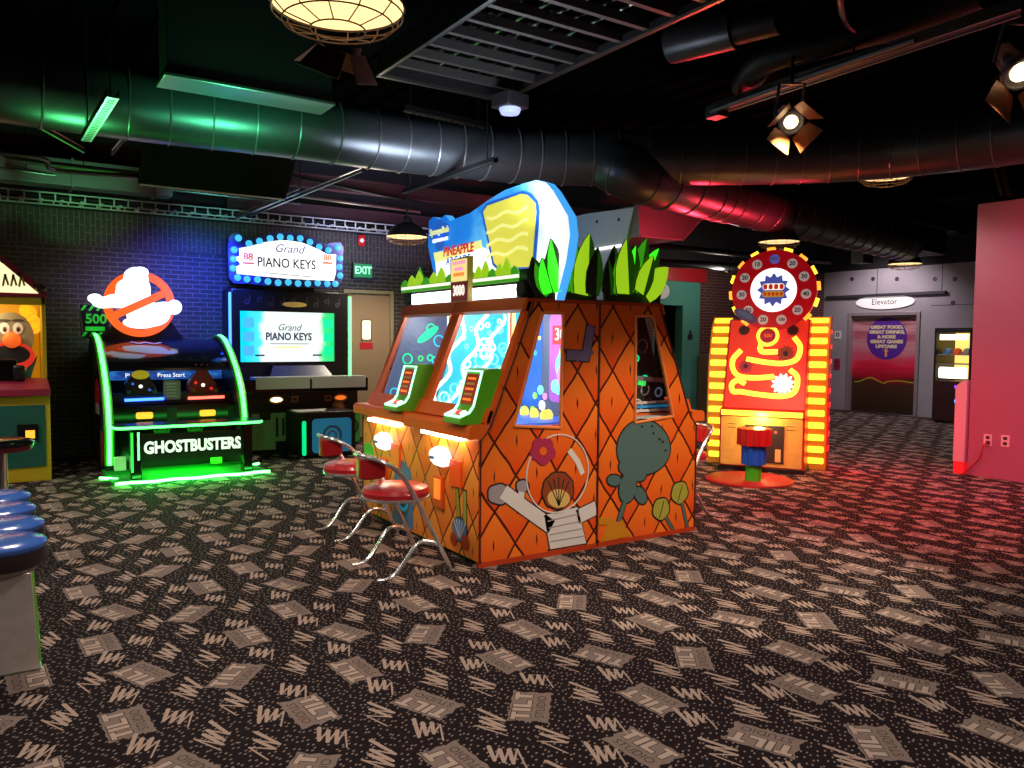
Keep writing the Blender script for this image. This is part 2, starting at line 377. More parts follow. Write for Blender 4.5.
struct('ceiling', mb, 'black corrugated deck of the open ceiling')
mb = MB(); W = .2                                     # brick wall with the door opening at u 4.26..5.0
DU0, DU1, DH = 4.24, 5.02, 2.17
TU0, TU1 = 10.30, 11.52                               # the teal-painted stretch
mb.box(U0, DU0, V1, V1 + W, 0, 2.55, 'brick'); mb.box(DU1, 7.5, V1, V1 + W, 0, 2.55, 'brick'); mb.box(DU0, DU1, V1, V1 + W, DH, 2.55, 'brick')
mb.box(U0, 7.5, V1 - .03, V1 + W, 2.55, 2.97, 'brick_soldier'); mb.box(U0, U1, V1, V1 + W, 2.97, HC, 'wall_dark')
mb.box(7.5, TU0, V1, V1 + W, 0, 2.97, 'brick_red'); mb.box(TU1, U1, V1, V1 + W, 0, 2.97, 'brick_red')
mb.box(DU0, DU1, V1 + W - .04, V1 + W, 0, DH, 'black')
struct('wall_brick', mb, 'painted brick wall along the back of the room')
a0, a1, zd = atv(655, 305, V1).x, atv(683, 305, V1).x, atv(669, 305, V1).z
mb = MB(); mb.box(TU0, a0, V1, V1 + W, 0, 2.6, 'teal_wall'); mb.box(a1, TU1, V1, V1 + W, 0, 2.6, 'teal_wall'); mb.box(a0, a1, V1, V1 + W, zd, 2.6, 'teal_wall')
mb.box(a0, a1, V1 + W + .8, V1 + W + .9, 0, zd, 'black'); mb.box(a0 - .1, a0, V1 + W, V1 + W + .9, 0, zd, 'black'); mb.box(a1, a1 + .1, V1 + W, V1 + W + .9, 0, zd, 'black'); mb.box(a0, a1, V1 + W, V1 + W + .9, zd, zd + .1, 'black')
mb.box(a0 - .1, a1 + .1, V1 + W, V1 + W + .9, -.1, 0, 'black')
mb.box(TU0, TU1, V1, V1 + W, 2.97, 3., 'wall_dark')
struct('wall_teal', mb, 'teal painted wall around the dark restroom doorway')
mb = MB(); mb.box(TU0 - .15, TU1 + .1, V1 - .06, V1 + W, 2.6, 2.97, 'red_paint'); struct('trim_1', mb, 'red painted beam over the teal wall')
mb = MB(); mb.box(a1 + .005, TU1, V1 - .015, V1, 0, .12, 'black'); struct('baseboard_teal', mb, 'black baseboard under the teal wall')
# elevator wall
mb = MB(); mb.box(U1, U1 + .25, 10.28, V1, 0, 3., 'concrete'); mb.box(U1, U1 + .25, 5.5, 8.70, 0, 3., 'concrete'); mb.box(U1, U1 + .25, 8.70, 10.28, 2.10, 3., 'concrete')
mb.box(U1, U1 + .25, V0, 5.5, 0, 3., 'wall_dark'); mb.box(U1, U1 + .25, V0, V1, 3., HC, 'wall_dark')
for px in (873, 897, 935, 955, 852): 
    p = atu(px, 279, U1); mb.disc(0, 0, .045, FW(U1, p.y, p.z), .004, 'dark_grey')
p = atu(953, 303, U1); mb.disc(0, 0, .045, FW(U1, p.y, p.z), .004, 'dark_grey')
for v in (9.65, 8.3): mb.box(U1 - .003, U1, v - .006, v + .006, 2.45, 3., 'dark_grey')
mb.box(U1 - .003, U1, 5.5, 8.5, 2.2, 2.212, 'dark_grey')
struct('wall_elevator', mb, 'grey concrete wall around the elevator')
mb = MB(); mb.box(U1 - .07, U1, 8.2, 10.8, 2.42, 2.48, 'dark_grey'); struct('trim_2', mb, 'dark steel rail above the elevator sign', bev=.005)
# pink wall, stopping short of the ceiling
mb = MB(); mb.box(9.07, 9.25, V0 + .3, 4.53, 0, 2.99, 'wall_pink_lit'); struct('wall_pink', mb, 'plain partition wall lit pink', bev=.004)
mb = MB(); mb.box(U0 - .2, U0, V0, V1, 0, HC, 'wall_dark'); struct('wall_side', mb)
mb = MB(); mb.box(U0, U1, V0 - .2, V0, 0, HC, 'wall_dark'); struct('wall_rear', mb)
# exit door
mb = MB()
mb.box(DU0, DU0 + .05, V1 - .02, V1 + .1, 0, DH, 'door_trim'); mb.box(DU1 - .05, DU1, V1 - .02, V1 + .1, 0, DH, 'door_trim'); mb.box(DU0 + .05, DU1 - .05, V1 - .02, V1 + .1, DH - .05, DH, 'door_trim')
d1 = struct('door_1', mb, 'beige steel door with a small window beside the piano game', bev=.003)
mb = MB(); mb.box(DU0 + .05, DU1 - .05, V1 + .02, V1 + .06, .01, DH - .05, 'beige_door'); mb.build('door_leaf', d1, bev=.003)
M = FS(4.60, V1 + .02, 1.59); mb = MB(); mb.rect(0, 0, .17, .32, M, .006, 'steel', r=.03); mb.rect(0, 0, .135, .28, M, .008, 'pane_cream', r=.03); mb.build('vision_pane', d1)
mb = MB(); mb.rect(0, -.235, .2, .1, M, .006, 'red_paint'); mb.rect(-.05, -.25, .075, .022, M, .001, 'figure_pink', z0=.006); mb.rect(.05, -.25, .075, .022, M, .001, 'figure_pink', z0=.006)
mb.build('door_sign', d1)
mb = MB(); mb.box(4.93, 4.95, V1 - .03, V1 + .02, 1.0, 1.03, 'steel'); mb.box(4.85, 4.95, V1 - .05, V1 - .03, 1.0, 1.03, 'steel'); mb.build('door_handle', d1)
# elevator door: steel frame and two leaves wrapped in a wavy print
g = N('door_wrap'); x, y, z = g.coord()
wv = g.ma('ADD', g.ma('MULTIPLY', g.noise(g.comb(g.ma('MULTIPLY', y, 1.1), g.ma('MULTIPLY', z, 2.5), 3.), 1., 2), .45), g.ma('MULTIPLY', g.noise(g.comb(g.ma('MULTIPLY', y, .9), g.ma('MULTIPLY', z, 26.), 3.), 1., 2), .55))
lv = g.ma('ADD', g.ma('MULTIPLY', z, 1 / 2.06), g.ma('MULTIPLY', g.ma('SUBTRACT', wv, .5), .34))
st = [(0, hexc('2e2018')), (.325, hexc('4a3020')), (.335, hexc('7a1420')), (.42, hexc('c01c38')), (.5, hexc('e02848')), (.6, hexc('d0607a')), (.7, hexc('c89098')), (.8, hexc('b05068')), (.88, hexc('d09aa0')), (.95, hexc('8a4a58')), (1, hexc('b0a0a4'))]
g.out(g.ramp(lv, st), .35, 0.)
E0, E1 = 8.70, 10.28
mb = MB(); pbr('door_steel', 'a89aa0', .35, .35); mb.box(U1 - .03, U1 + .2, E0, E0 + .07, 0, 2.10, 'door_steel'); mb.box(U1 - .03, U1 + .2, E1 - .07, E1, 0, 2.10, 'door_steel'); mb.box(U1 - .03, U1 + .2, E0 + .07, E1 - .07, 2.03, 2.10, 'door_steel'); mb.box(U1 - .04, U1 + .2, E0 + .07, E1 - .07, -.02, .012, 'steel')
d2 = struct('door_2', mb, 'steel elevator door printed with red waves', bev=.004)
for va, vb in ((E0 + .07, 9.488), (9.492, E1 - .07)):
    mb = MB(); mb.box(U1 + .08, U1 + .12, va, vb, .012, 2.03, 'door_wrap'); mb.build('door_leaf', d2)
mb = MB(); M = FW(U1 + .08, 9.45, 1.56); mb.disc(0, 0, .44, M, .003, MATS.get('l_wrap_purple') or pbr('wrap_purple', '5a2a9a', .4).name, n=48)
pbr('wrap_text', 'e8d8a8', .4); pbr('wrap_arrow', 'e89a6a', .4); pbr('wrap_line', 'b8b428', .4)
for i, t in enumerate(('GREAT FOOD,', 'GREAT DRINKS,', '& MORE', 'GREAT GAMES', 'UPSTAIRS')): mb.text(t, M, .09, 'wrap_text', z0=.003, y=.23 - i * .1, off=.006, sx=1.22)
mb.prism([(-.025, -.38), (.025, -.38), (.025, -.27), (.06, -.27), (0, -.2), (-.06, -.27), (-.025, -.27)], M, .002, 'wrap_arrow', z0=.003)
mb.build('poster_circle', d2)
mb = MB(); mb.stroke([(-.69 + i * .046, -.88 - .05 * math.sin(i * .45 + 1.2) * (1 if i < 16 else .25)) for i in range(31)], .02, M, .002, 'wrap_line'); mb.build('wave_line', d2)
# elevator sign, call plates
p = atu(885, 302, U1)
t = thing('elevator_sign', 'white oval sign above the red-printed steel door', 'sign', (U1, p.y, p.z - .12))
mb = MB(); M = FW(U1 - .0, p.y, p.z); mb.disc(0, 0, .64, M, .03, pbr('sign_white', 'f0ecec', .4, emit='fff4f4', es=.35).name, n=48, ry=.145); mb.build('sign_panel', t, bev=.004)
mb = MB(); mb.text('Elevator', M, .17, 'charcoal', z0=.03); mb.build('lettering', t)
for (px, py, h, nm, lab, cat, base) in ((838, 335, .17, 'wall_sign', 'small pale sign with a dark mark beside the elevator, above the red call plate', 'sign', 'white'), (837, 364, .24, 'call_button_plate', 'red-lit call button plate beside the elevator door', 'button plate', 'figure_pink')):
    p = atu(px, py, U1); M = FW(U1, p.y, p.z); t = thing(nm, lab, cat, (U1, p.y, p.z - h / 2))
    mb = MB(); mb.rect(0, 0, .15, h, M, .012, base, r=.01); mb.build('plate', t)
    if nm == 'wall_sign': mb = MB(); mb.ring(0, .01, .025, .045, M, .003, 'charcoal', z0=.012); mb.build('symbol', t)
    else:
        for dy in (.04, -.04): mb = MB(); mb.disc(0, dy, .022, M, .008, 'charcoal', z0=.012); mb.build('button', t)
# exit sign, alarm, restroom signs, outlets
p = atv(361, 271, V1 - .02); t = thing('exit_sign', 'small green lit sign over the beige door', 'exit sign', (p.x, V1 - .06, p.z - .11))
mb = MB(); M = FS(p.x, V1 - .05, p.z); mb.rect(0, 0, .3, .22, M, .05, 'dark_grey'); mb.rect(0, 0, .27, .19, M, .054, pbr('exit_green', '0e6b3a', .4, emit='12a050', es=.45).name); mb.build('housing', t)
mb = MB(); mb.text('EXIT', M, .15, pbr('exit_letters', 'b8f0c8', .4, emit='80e8a8', es=.7).name, z0=.054, off=.004, sx=.85); mb.build('lettering', t)
p = atv(360, 241, V1 - .02); mb = MB(); mb.box(p.x - .05, p.x + .05, V1 - .09, V1 - .03, p.z - .08, p.z + .08, 'red_plastic'); mb.disc(0, .0, .03, FS(p.x, V1 - .09, p.z), .01, 'white')
tag(mb.build('fire_alarm', bev=.006), 'small red alarm box high on the brick wall above the green sign', 'fire alarm')
p = atv(690, 335, V1); t = thing('restroom_sign', 'small dark pictogram mounted on the teal wall', 'sign', (p.x, V1 - .01, p.z - .1))
mb = MB(); M = FS(p.x, V1, p.z); mb.prism([(-.05, -.09), (.05, -.09), (.07, -.02), (.03, .03), (-.03, .03), (-.07, -.02)], M, .01, 'charcoal'); mb.disc(0, .06, .03, M, .01, 'charcoal'); mb.build('pictogram', t)
p = atv(663, 291, V1); mb = MB(); mb.disc(0, 0, .19, FS(p.x - .04, V1, p.z), .02, 'white', ry=.15, n=36); tag(mb.build('oval_sign'), 'white oval sign high on the teal wall, half behind green leaves', 'sign')
def outlet(px, py, lab):
    p = atu(px, py, 9.07); M = FW(9.07, p.y, p.z); t = thing('wall_outlet', lab, 'outlet', (9.07, p.y, p.z - .06), 'outlets on the partition wall')
    mb = MB(); mb.rect(0, 0, .085, .125, M, .008, 'white', r=.008); mb.build('cover_plate', t)
    for dy in (.028, -.028): mb = MB(); mb.rect(0, dy, .04, .034, M, .003, 'dark_grey', z0=.008, r=.008); mb.build('socket', t)
outlet(988, 440, 'wall outlet with the red cord plugged in, on the pink partition'); outlet(1005.5, 441, 'empty wall outlet on the pink partition, with nothing plugged in')
p = atu(988, 440, 9.05); q = [(9.05, p.y, p.z - .03), (9.0, p.y + .02, p.z - .06), (9.02, p.y + .06, p.z - .2), (9.03, p.y + .14, .12), (9.03, p.y + .24, .012), (9.0, 4.58, .01)]
mb = MB(); mb.tube(smooth_path(q), .008, 'red_plastic', 6); mb.box(9.04, 9.06, p.y - .015, p.y + .015, p.z - .045, p.z - .01, 'charcoal'); tag(mb.build('power_cord'), 'thin red cord hanging from an outlet to the carpet', 'cord')
# low white end panel beside the pink wall
pbr('panel_white', 'd8ccd0', .5)
mb = MB(); mb.prism([(4.55, .13), (4.68, .13), (4.68, .98), (4.63, 1.03), (4.55, 1.06)], frame((9.62, 0, 0), (0, 1, 0), (0, 0, 1)), .55, 'panel_white'); 
t = thing('low_cabinet', 'waist-high pale cabinet lit red at the end of the pink partition', 'cabinet', (9.34, 4.62, 0)); mb = MB()
mb.prism([(4.555, .14), (4.68, .14), (4.68, .98), (4.63, 1.03), (4.555, 1.06)], frame((9.05, 0, 0), (0, 1, 0), (0, 0, 1)), .55, 'panel_white'); mb.build('body', t, bev=.006)
mb = MB(); mb.box(9.055, 9.595, 4.56, 4.675, 0, .14, pbr('kick_glow', 'd03038', .4, emit='ff2a30', es=.35).name); mb.build('kick_plate', t)  # red glow at the base put into the plate as emission
# tan post and dark cabinet beside the brick pier
p0, p1 = atz(691, 412, 0), atz(700, 412, 0)
mb = MB(); mb.box(11.45, 11.68, 10.6, 10.86, 0, 1.22, 'wood_post'); tag(mb.build('wooden_post', bev=.01), 'short tan wooden post in front of the teal wall edge', 'post')
mb = MB(); mb.box(11.85, 12.6, 10.3, 10.8, 0, .95, pbr('maroon', '3a1216', .5).name); mb.box(11.83, 12.62, 10.28, 10.82, .95, .98, 'black'); mb.box(12.2, 12.21, 10.29, 10.3, .08, .9, 'black'); tag(mb.build('storage_cabinet', bev=.006), 'dark maroon low cabinet standing at the red brick wall', 'cabinet')
# ------------------------------------------------------------------ the pair of orange fruit-skin game cabinets
def fruit_skin(name, top, bot, line='4a1206', w=.33, h=.45, zref=.10):
    g = N(name); x, y, z = g.coord()
    s = g.ma('ADD', x, y); q = g.ma('DIVIDE', s, w); r = g.ma('DIVIDE', g.ma('ADD', z, zref), h)
    wob = g.ma('MULTIPLY', g.ma('SUBTRACT', g.noise(g.vec, 6, 1), .5), .10)
    fa = g.ma('FRACT', g.ma('ADD', g.ma('ADD', q, r), g.ma('ADD', wob, 10.))); fb = g.ma('FRACT', g.ma('ADD', g.ma('SUBTRACT', q, r), g.ma('ADD', wob, 10.)))
    da = g.ma('ABSOLUTE', g.ma('SUBTRACT', fa, .5)); db = g.ma('ABSOLUTE', g.ma('SUBTRACT', fb, .5))
    edge = g.ma('GREATER_THAN', g.ma('MAXIMUM', da, db), .470)
    dx = g.ma('ABSOLUTE', g.ma('SUBTRACT', g.ma('ADD', fa, fb), 1.)); dz = g.ma('SUBTRACT', fa, fb)
    tick = g.ma('MULTIPLY', g.ma('LESS_THAN', g.ma('ADD', g.ma('MULTIPLY', dx, 1.), g.ma('MULTIPLY', g.ma('ABSOLUTE', g.ma('SUBTRACT', dz, .02)), .22)), .045), g.ma('LESS_THAN', g.ma('ABSOLUTE', dz), .2))
    bright = g.ma('ADD', g.ma('MULTIPLY', dz, .55), .5)
    col = g.mix(bright, hexc(bot), hexc(top))
    col = g.mix(g.ma('MAXIMUM', edge, tick), col, hexc(line))
    g.out(col, .38, spec=.4)
fruit_skin('skin_side', 'f07e26', 'e0480f'); fruit_skin('skin_front', 'ffa842', 'ee6a1c', w=.27, h=.38)
pbr('pod_screen', '7a2014', .3, emit='8a2410', es=.6)
AZ = 4.27
glow('n_tube', (1, .82, .5), 14.)
def q4(x, y): return atv(470 + .2441 * x, 410 + .2441 * y, AZ)
def q3(x, y): return atv(470 + .2246 * x, 300 + .2246 * y, AZ)
def P2(fn, pts): return [(fn(*p).x, fn(*p).z) for p in pts]
FSIDE = frame((0, AZ, 0), (1, 0, 0), (0, 0, 1))
def outlined(mb, poly, m, d=.003, z0=.0, lw=.012, line='figure_line'):
    c = Vector((sum(p[0] for p in poly) / len(poly), sum(p[1] for p in poly) / len(poly)))
    big = []
    for i, p in enumerate(poly):
        a, b = Vector(poly[i - 1]), Vector(poly[(i + 1) % len(poly)]); t = (b - a); nn = Vector((t.y, -t.x)).normalized()
        if nn.dot(Vector(p) - c) < 0 and len(poly) < 9: nn = -nn
        big.append(tuple(Vector(p) + nn * lw))
    mb.prism(big, FSIDE, d * .6, line, None, z0); mb.prism(poly, FSIDE, d, m, None, z0)
def blob(fn, cx, cy, rx, ry, rot=0., n=28, wob=0., k=5):
    o = fn(cx, cy); ex = fn(cx + 1, cy) - o; ez = fn(cx, cy + 1) - o; pts = []
    for i in range(n):
        a = -2 * math.pi * i / n; r = 1 + wob * math.cos(k * a); x, y = rx * r * math.cos(a), ry * r * math.sin(a)
        X, Y = x * math.cos(rot) - y * math.sin(rot), x * math.sin(rot) + y * math.cos(rot)
        pts.append((o.x + ex.x * X + ez.x * Y, o.z + ex.z * X + ez.z * Y))
    return pts
PROF = [(0, .03), (0, .82), (.02, .88), (.07, .9)]
H0, H1, H2, H3 = (.25, .90), (.63, .87), (.64, 1.64), (.47, 1.64)
def cabinet(rear):
    if rear: X = Matrix(((-1, 0, 0, 4.50), (0, -1, 0, 6.17), (0, 0, 1, 0), (0, 0, 0, 1)))
    else: X = Matrix(((1, 0, 0, 2.57), (0, 1, 0, 4.27), (0, 0, 1, 0), (0, 0, 0, 1)))
    D, B = .958, 1.9
    lab = ('orange pineapple-skin game cabinet seen from its side, farther half, with a dark window' if rear else 'orange pineapple-skin game cabinet with two lit play stations and red stools in front')
    c = X @ Vector((D / 2, B / 2, 0))
    t = thing('arcade_cabinet', lab, 'arcade game', (c.x, c.y, 0), 'back-to-back pineapple cabinets')
    FB = frame((0, 0, 0), (1, 0, 0), (0, 0, 1))                          # depth, height -> toward -b
    FF = frame((0, 0, 0), (0, -1, 0), (0, 0, 1))                         # (-b, height) -> toward -a
    for b in (.02, B):
        mb = MB(X); Mb = frame((0, b, 0), (1, 0, 0), (0, 0, 1))
        for p in ([(0, .03), (D, .03), (D, .87), H1, H0, (.07, .9), (.02, .88), (0, .82)], [(D, .87), (D, 1.71), H2, H1], [(D, 1.71), (.40, 1.71), H3, H2], [(.40, 1.71), (.07, .9), H0, H3]):
            mb.prism(p, Mb, .02, 'skin_side')
        sp = mb.build('side_panel', t, smooth=0)
        mb = MB(X); k = b - .02 if b < 1 else b; o = -.004 if b < 1 else .004
        pts = [H0, H1, H2, H3]
        for i in range(4):
            (x0, z0), (x1, z1) = pts[i], pts[(i + 1) % 4]; mb.tube([(x0, k + o, z0), (x1, k + o, z1)], .011, 'orange_lite', 6)
        mb.build('window_trim', sp)
        mb = MB(X); mb.prism(pts, frame((0, b - .005, 0), (1, 0, 0), (0, 0, 1)), .006, 'glass'); mb.build('window_pane', sp, smooth=0)
        mb = MB(X); mb.box(-.01, D, b - .025, b + .005, .0, .035, 'orange_deep'); mb.build('base_rail', sp)
    mb = MB(X); mb.box(.02, D - .01, .02, B - .02, .03, .86, 'orange_deep'); mb.box(D - .02, D, .02, B - .02, .03, 1.71, 'charcoal'); mb.box(.38, D, .0, B, 1.71, 1.735, 'orange_deep'); mb.box(.03, D - .02, .03, B - .03, 0., .03, 'black')
    mb.build('carcass', t)
    mb = MB(X)                                                            # seam lines and corner edging
    for b in (-.002, B + .002): mb.tube([(0, b, .03), (0, b, .82), (.07, b, .9), (.40, b, 1.71)], .007, 'line_brown', 6); mb.cut()
    mb.tube([(D, -.003, .03), (D, -.003, 1.71)], .008, 'line_brown', 6); mb.build_each('edge_trim', t)
    mb = MB(X); mb.prism([(-.085, .85), (.05, .85), (.05, .93), (-.065, .93), (-.085, .91)], frame((0, B + .005, 0), (1, 0, 0), (0, 0, 1)), .94, 'orange')
    mb.prism([(-.085, .83), (.05, .83), (.05, .92), (-.065, .92), (-.085, .90)], frame((0, .955, 0), (1, 0, 0), (0, 0, 1)), .96, 'orange'); mb.build('ledge', t, bev=.006)
    # leaning window frames
    def slant(z, d=0.): f = (z - .9) / .81; return .07 + .33 * f + d
    mb = MB(X)
    for b0, b1 in ((0.021, .075), (.885, .945), (.955, 1.015), (1.825, 1.879)):
        mb.prism([(b0, 0), (b1, 0), (b1, .86), (b0, .86)], frame((.085, 0, .915), (0, 1, 0), (.377, 0, .926)), -.035, 'orange')
    for b0, b1 in ((.021, .945), (.955, 1.879)):
        mb.prism([(b0, .79), (b1, .79), (b1, .875), (b0, .875)], frame((.072, 0, .91), (0, 1, 0), (.377, 0, .926)), -.05, 'orange'); mb.prism([(b0, 0.), (b1, 0.), (b1, .1), (b0, .1)], frame((.072, 0, .91), (0, 1, 0), (.377, 0, .926)), -.05, 'orange')
    mb.build('window_frame', t, bev=.004)
    for b0, b1 in ((.075, .885), (1.015, 1.825)):
        mb = MB(X); mb.prism([(b0, .1), (b1, .1), (b1, .79), (b0, .79)], frame((.09, 0, .91), (0, 1, 0), (.377, 0, .926)), .004, 'glass'); mb.build('front_glass', t, smooth=0)
    # inside of each station
    r = random.Random(4)
    for si, (b0, b1) in enumerate(((.03, .94), (.97, 1.88))):
        bright = (si == 0) != rear and not rear
        mb = MB(X); mb.box(.06, D - .03, b0, b1, .865, .885, 'orange' if not rear else 'white'); mb.box(.2, D - .05, b0 + .05, b1 - .05, .885, .9, 'l_blue' if not rear else 'grey_board')
        mb.build('playfield', t)
        bk = 'l_purple' if not rear else 'charcoal'
        mb = MB(X); M = frame((D - .03, 0, 0), (0, -1, 0), (0, 0, 1)); mb.box(D - .03, D - .021, b0, b1, .885, 1.69, 'l_dim' if not rear else 'charcoal')
        if not rear:
            mb.rect(-(b0 + .34), 1.33, .34, .66, M, .004, 'l_purple', r=.05); mb.rect(-(b0 + .74), 1.3, .26, .7, M, .004, 'l_blue', r=.03)
            mb.rect(-(b0 + .34), 1.5, .25, .14, M, .012, 'l_red', r=.01); mb.text('300' if si == 0 else '200', M, .13, 'l_cream', z0=.012, x=-(b0 + .34), y=1.5)
            for k in range(26): mb.disc(-(b0 + r.uniform(.05, .85)), r.uniform(.92, 1.5), r.uniform(.015, .05), M, .006 + k * 1e-4, r.choice(['l_pink', 'l_aqua2', 'l_yellow', 'l_white', 'l_sky', 'l_lime']), z0=.004, n=14)
            mb.disc(-(b0 + .3), 1.27, .12, M, .009, 'l_aqua2', z0=.004); mb.disc(-(b0 + .3), 1.2, .1, M, .011, 'l_pink', z0=.004); mb.disc(-(b0 + .17), 1.15, .07, M, .012, 'l_white', z0=.004); mb.disc(-(b0 + .17), 1.15, .035, M, .013, 'l_purple', z0=.004)
        else:
            for k in range(22): mb.disc(-(b0 + r.uniform(.05, .85)), r.uniform(.95, 1.6), r.uniform(.01, .035), M, .006, r.choice(['l_green', 'l_dim', 'l_dim', 'figure_white', 'l_aqua']), z0=.002, n=12)
            for k in range(10): a = -(b0 + r.uniform(.1, .8)); z = r.uniform(1., 1.6); mb.stroke([(a, z), (a + r.uniform(-.15, .15), z + r.uniform(-.1, .1))], .018, M, .004, r.choice(['figure_white', 'steel', 'l_dim']), z0=.004)
        mb.build('display_back', t)
        # bubble-printed dividing wall, seen through the glass
        mb = MB(X); bw = (b0 + .012 if si == 0 else 1.72) if rear else b1 - .012; sg = -1 if rear else 1; M = frame((0, bw, 0), (sg, 0, 0), (0, 0, 1))
        if rear: bm_, cols = 'charcoal', ['steel', 'l_dim', 'figure_white', 'l_green']
        elif si == 0: bm_, cols = 'l_aqua', ['l_white', 'l_aqua2', 'n_mint']
        else: bm_, cols = 'l_dim', ['l_aqua', 'l_dim', 'n_green_soft', 'l_green']
        mb.prism([(sg * .13, .9), (sg * (D - .03), .9), (sg * (D - .03), 1.69), (sg * .41, 1.69)], M, .008, bm_)
        for k in range(34 if si == 0 else 16):
            z = r.uniform(.95, 1.63); a = r.uniform(slant(z, .07), D - .1); q = r.uniform(.02, .055)
            mb.ring(sg * a, z, q - .012, q, M, .004 + k * 1e-4, r.choice(cols), z0=.008, n=18)
        if rear and si == 1:
            for k in range(14): zz = r.uniform(1.05, 1.6); aa = r.uniform(slant(zz, .06), D - .15); mb.stroke([(-aa, zz), (-aa - r.uniform(-.12, .12), zz + r.uniform(-.06, .08))], r.uniform(.015, .04), M, .006 + k * 2e-4, r.choice(['steel', 'figure_white', 'dark_grey', 'figure_teal', 'n_green_soft', 'pipe']), z0=.008)
            mb.stroke([(-.2, 1.16), (-.9, 1.22)], .035, M, .02, 'figure_grey', z0=.008)
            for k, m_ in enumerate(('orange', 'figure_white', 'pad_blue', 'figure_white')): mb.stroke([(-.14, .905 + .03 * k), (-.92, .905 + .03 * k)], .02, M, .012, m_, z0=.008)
        if si == 0 and not rear:
            for j in range(3):
                pts = [(slant(z, .05 + .16 * j) + .035 * math.sin(z * 22 + j * 2), z) for z in [.93 + .03 * i for i in range(25)]]; mb.stroke(pts, .026, M, .004, 'l_white', z0=.008)
            for cx, cz in ((.42, 1.08), (.6, 1.4), (.72, 1.12)):
                for k in range(6): an = k * math.pi / 3; mb.ring(cx + .05 * math.cos(an), cz + .05 * math.sin(an), .022, .034, M, .008, 'l_white', z0=.008, n=14)
        if si == 1 and not rear: mb.prism(blob(lambda x, y: Vector((x, 0, y)), .58, 1.5, .12, .035, .6), M, .006, 'l_green', z0=.008)
        mb.build('bubble_wall', t)
        mb = MB(X); a0 = D - .32
        if not rear: mb.box(a0, a0 + .03, b1 - .32, b1 - .29, .89, 1.69, 'orange_lite'); mb.box(a0, a0 + .012, b1 - .27, b1 - .262, .89, 1.69, 'n_mint'); mb.box(.25, .3, b0 + .02, b0 + .28, .89, 1.12, 'gold')
        else: mb.tube([(.2, (b0 + b1) / 2, 1.15), (.85, (b0 + b1) / 2 + .2, 1.2)], .03, 'steel'); mb.tube([(.2, b1 - .3, 1.12), (.9, b1 - .1, 1.2)], .03, 'steel'); mb.box(.55, .59, b1 - .3, b1 - .12, .9, 1.05, 'figure_blue')
        for k in range(9): a, b = r.uniform(.3, .8), r.uniform(b0 + .15, b1 - .15); mb.lathe([(0, .9), (.03, .9), (.035, .93), (.02, .96), (0, .97)], 'l_yellow' if not rear else 'steel', Matrix.Translation((a, b, .0)), 10)
        mb.build('mechanism', t)
        if not rear: lp = X @ Vector((.62, (b0 + b1) / 2, 1.6)); lamp('station_lamp', 'POINT', lp, (.85, .95, 1), 9, .06)
        else: lp = X @ Vector((.5, (b0 + b1) / 2, 1.6)); lamp('station_lamp', 'POINT', lp, (.8, 1, .95), 5, .06)
        # control pod standing against the glass
        pb0, pb1 = (b0 + .012, b0 + .235)
        mb = MB(X); Mp = frame((0, pb1, 0), (1, 0, 0), (0, 0, 1)); zl = .922 if si == 0 else .932
        mb.prism([(-.13, zl), (.06, zl), (.185, 1.26), (.16, 1.275), (.06, 1.27), (.045, 1.255), (-.02, 1.03), (-.05, .99), (-.12, .965)], Mp, pb1 - pb0, 'green_plastic'); pod = mb.build('control_pod', t, bev=.008)
        mb = MB(X); Ms = frame((.0455, 0, 1.255), (0, -1, 0), (.278, 0, .96)); bc = -(pb0 + pb1) / 2
        mb.rect(bc, -.12, .15, .2, Ms, .006, 'pod_screen'); 
        for k in range(5): mb.rect(bc, -.05 - k * .035, .1, .014, Ms, .008, 'gold' if k % 2 else 'l_orange')
        mb.build('screen', pod)
        mb = MB(X); e = .012
        mb.tube([(-.118, pb0 + e, .972), (-.052, pb0 + e, .998), (-.02, pb0 + e, 1.038), (.042, pb0 + e, 1.257), (.042, pb1 - e, 1.257), (-.02, pb1 - e, 1.038), (-.052, pb1 - e, .998), (-.118, pb1 - e, .972)], .009, 'n_mint', 6, True); mb.build('edge_light', pod)
        mb = MB(X); Mk = frame((-.1, 0, .978), (0, -1, 0), (.92, 0, .39))
        for k, (dx, cm) in enumerate(((-.06, 'l_white'), (0, 'l_red'), (.06, 'l_white'))): mb.disc(bc + dx, .03, .022, Mk, .012, cm if not rear else 'white', n=16); mb.cut()
        mb.build_each('button', pod)
        # lower fascia
        f0, f1 = (.02, .948) if si == 0 else (.952, 1.88)
        mb = MB(X); mb.box(-.004, .02, f0, f1, .035, .83, 'skin_front'); fa = mb.build('front_panel', t, smooth=0)
        cb = b0 + .45
        mb = MB(X); mb.box(-.075, -.015, b0 + .12, b0 + .66, .806, .826, 'n_tube'); mb.build('under_light', t)
        mb = MB(X); mb.lathe([(0, 0), (.11, 0), (.115, .03), (.09, .07), (.05, .085), (0, .09)], 'l_white', frame((-.004, cb, .66), (0, -1, 0), (0, .25, .97)) @ Matrix.Scale(.62, 4, (0, 1, 0)), 24)
        mb.box(-.1, -.06, cb - .02, cb + .03, .65, .67, 'figure_blue'); mb.build('coin_chute', fa)
        mb = MB(X); mb.box(-.03, -.004, cb - .02, cb + .11, .30, .52, 'orange'); mb.box(-.036, -.03, cb, cb + .09, .36, .5, 'l_orange'); mb.build('ticket_slot', fa, bev=.004)
        mb = MB(X); mb.box(-.02, -.004, cb - .26, cb - .1, .48, .66, pbr('slot_orange', 'd84c12', .35, emit='e04a10', es=.25).name if 'slot_orange' not in MATS else 'slot_orange'); mb.build('coin_door', fa, bev=.004)
        mb = MB(X)
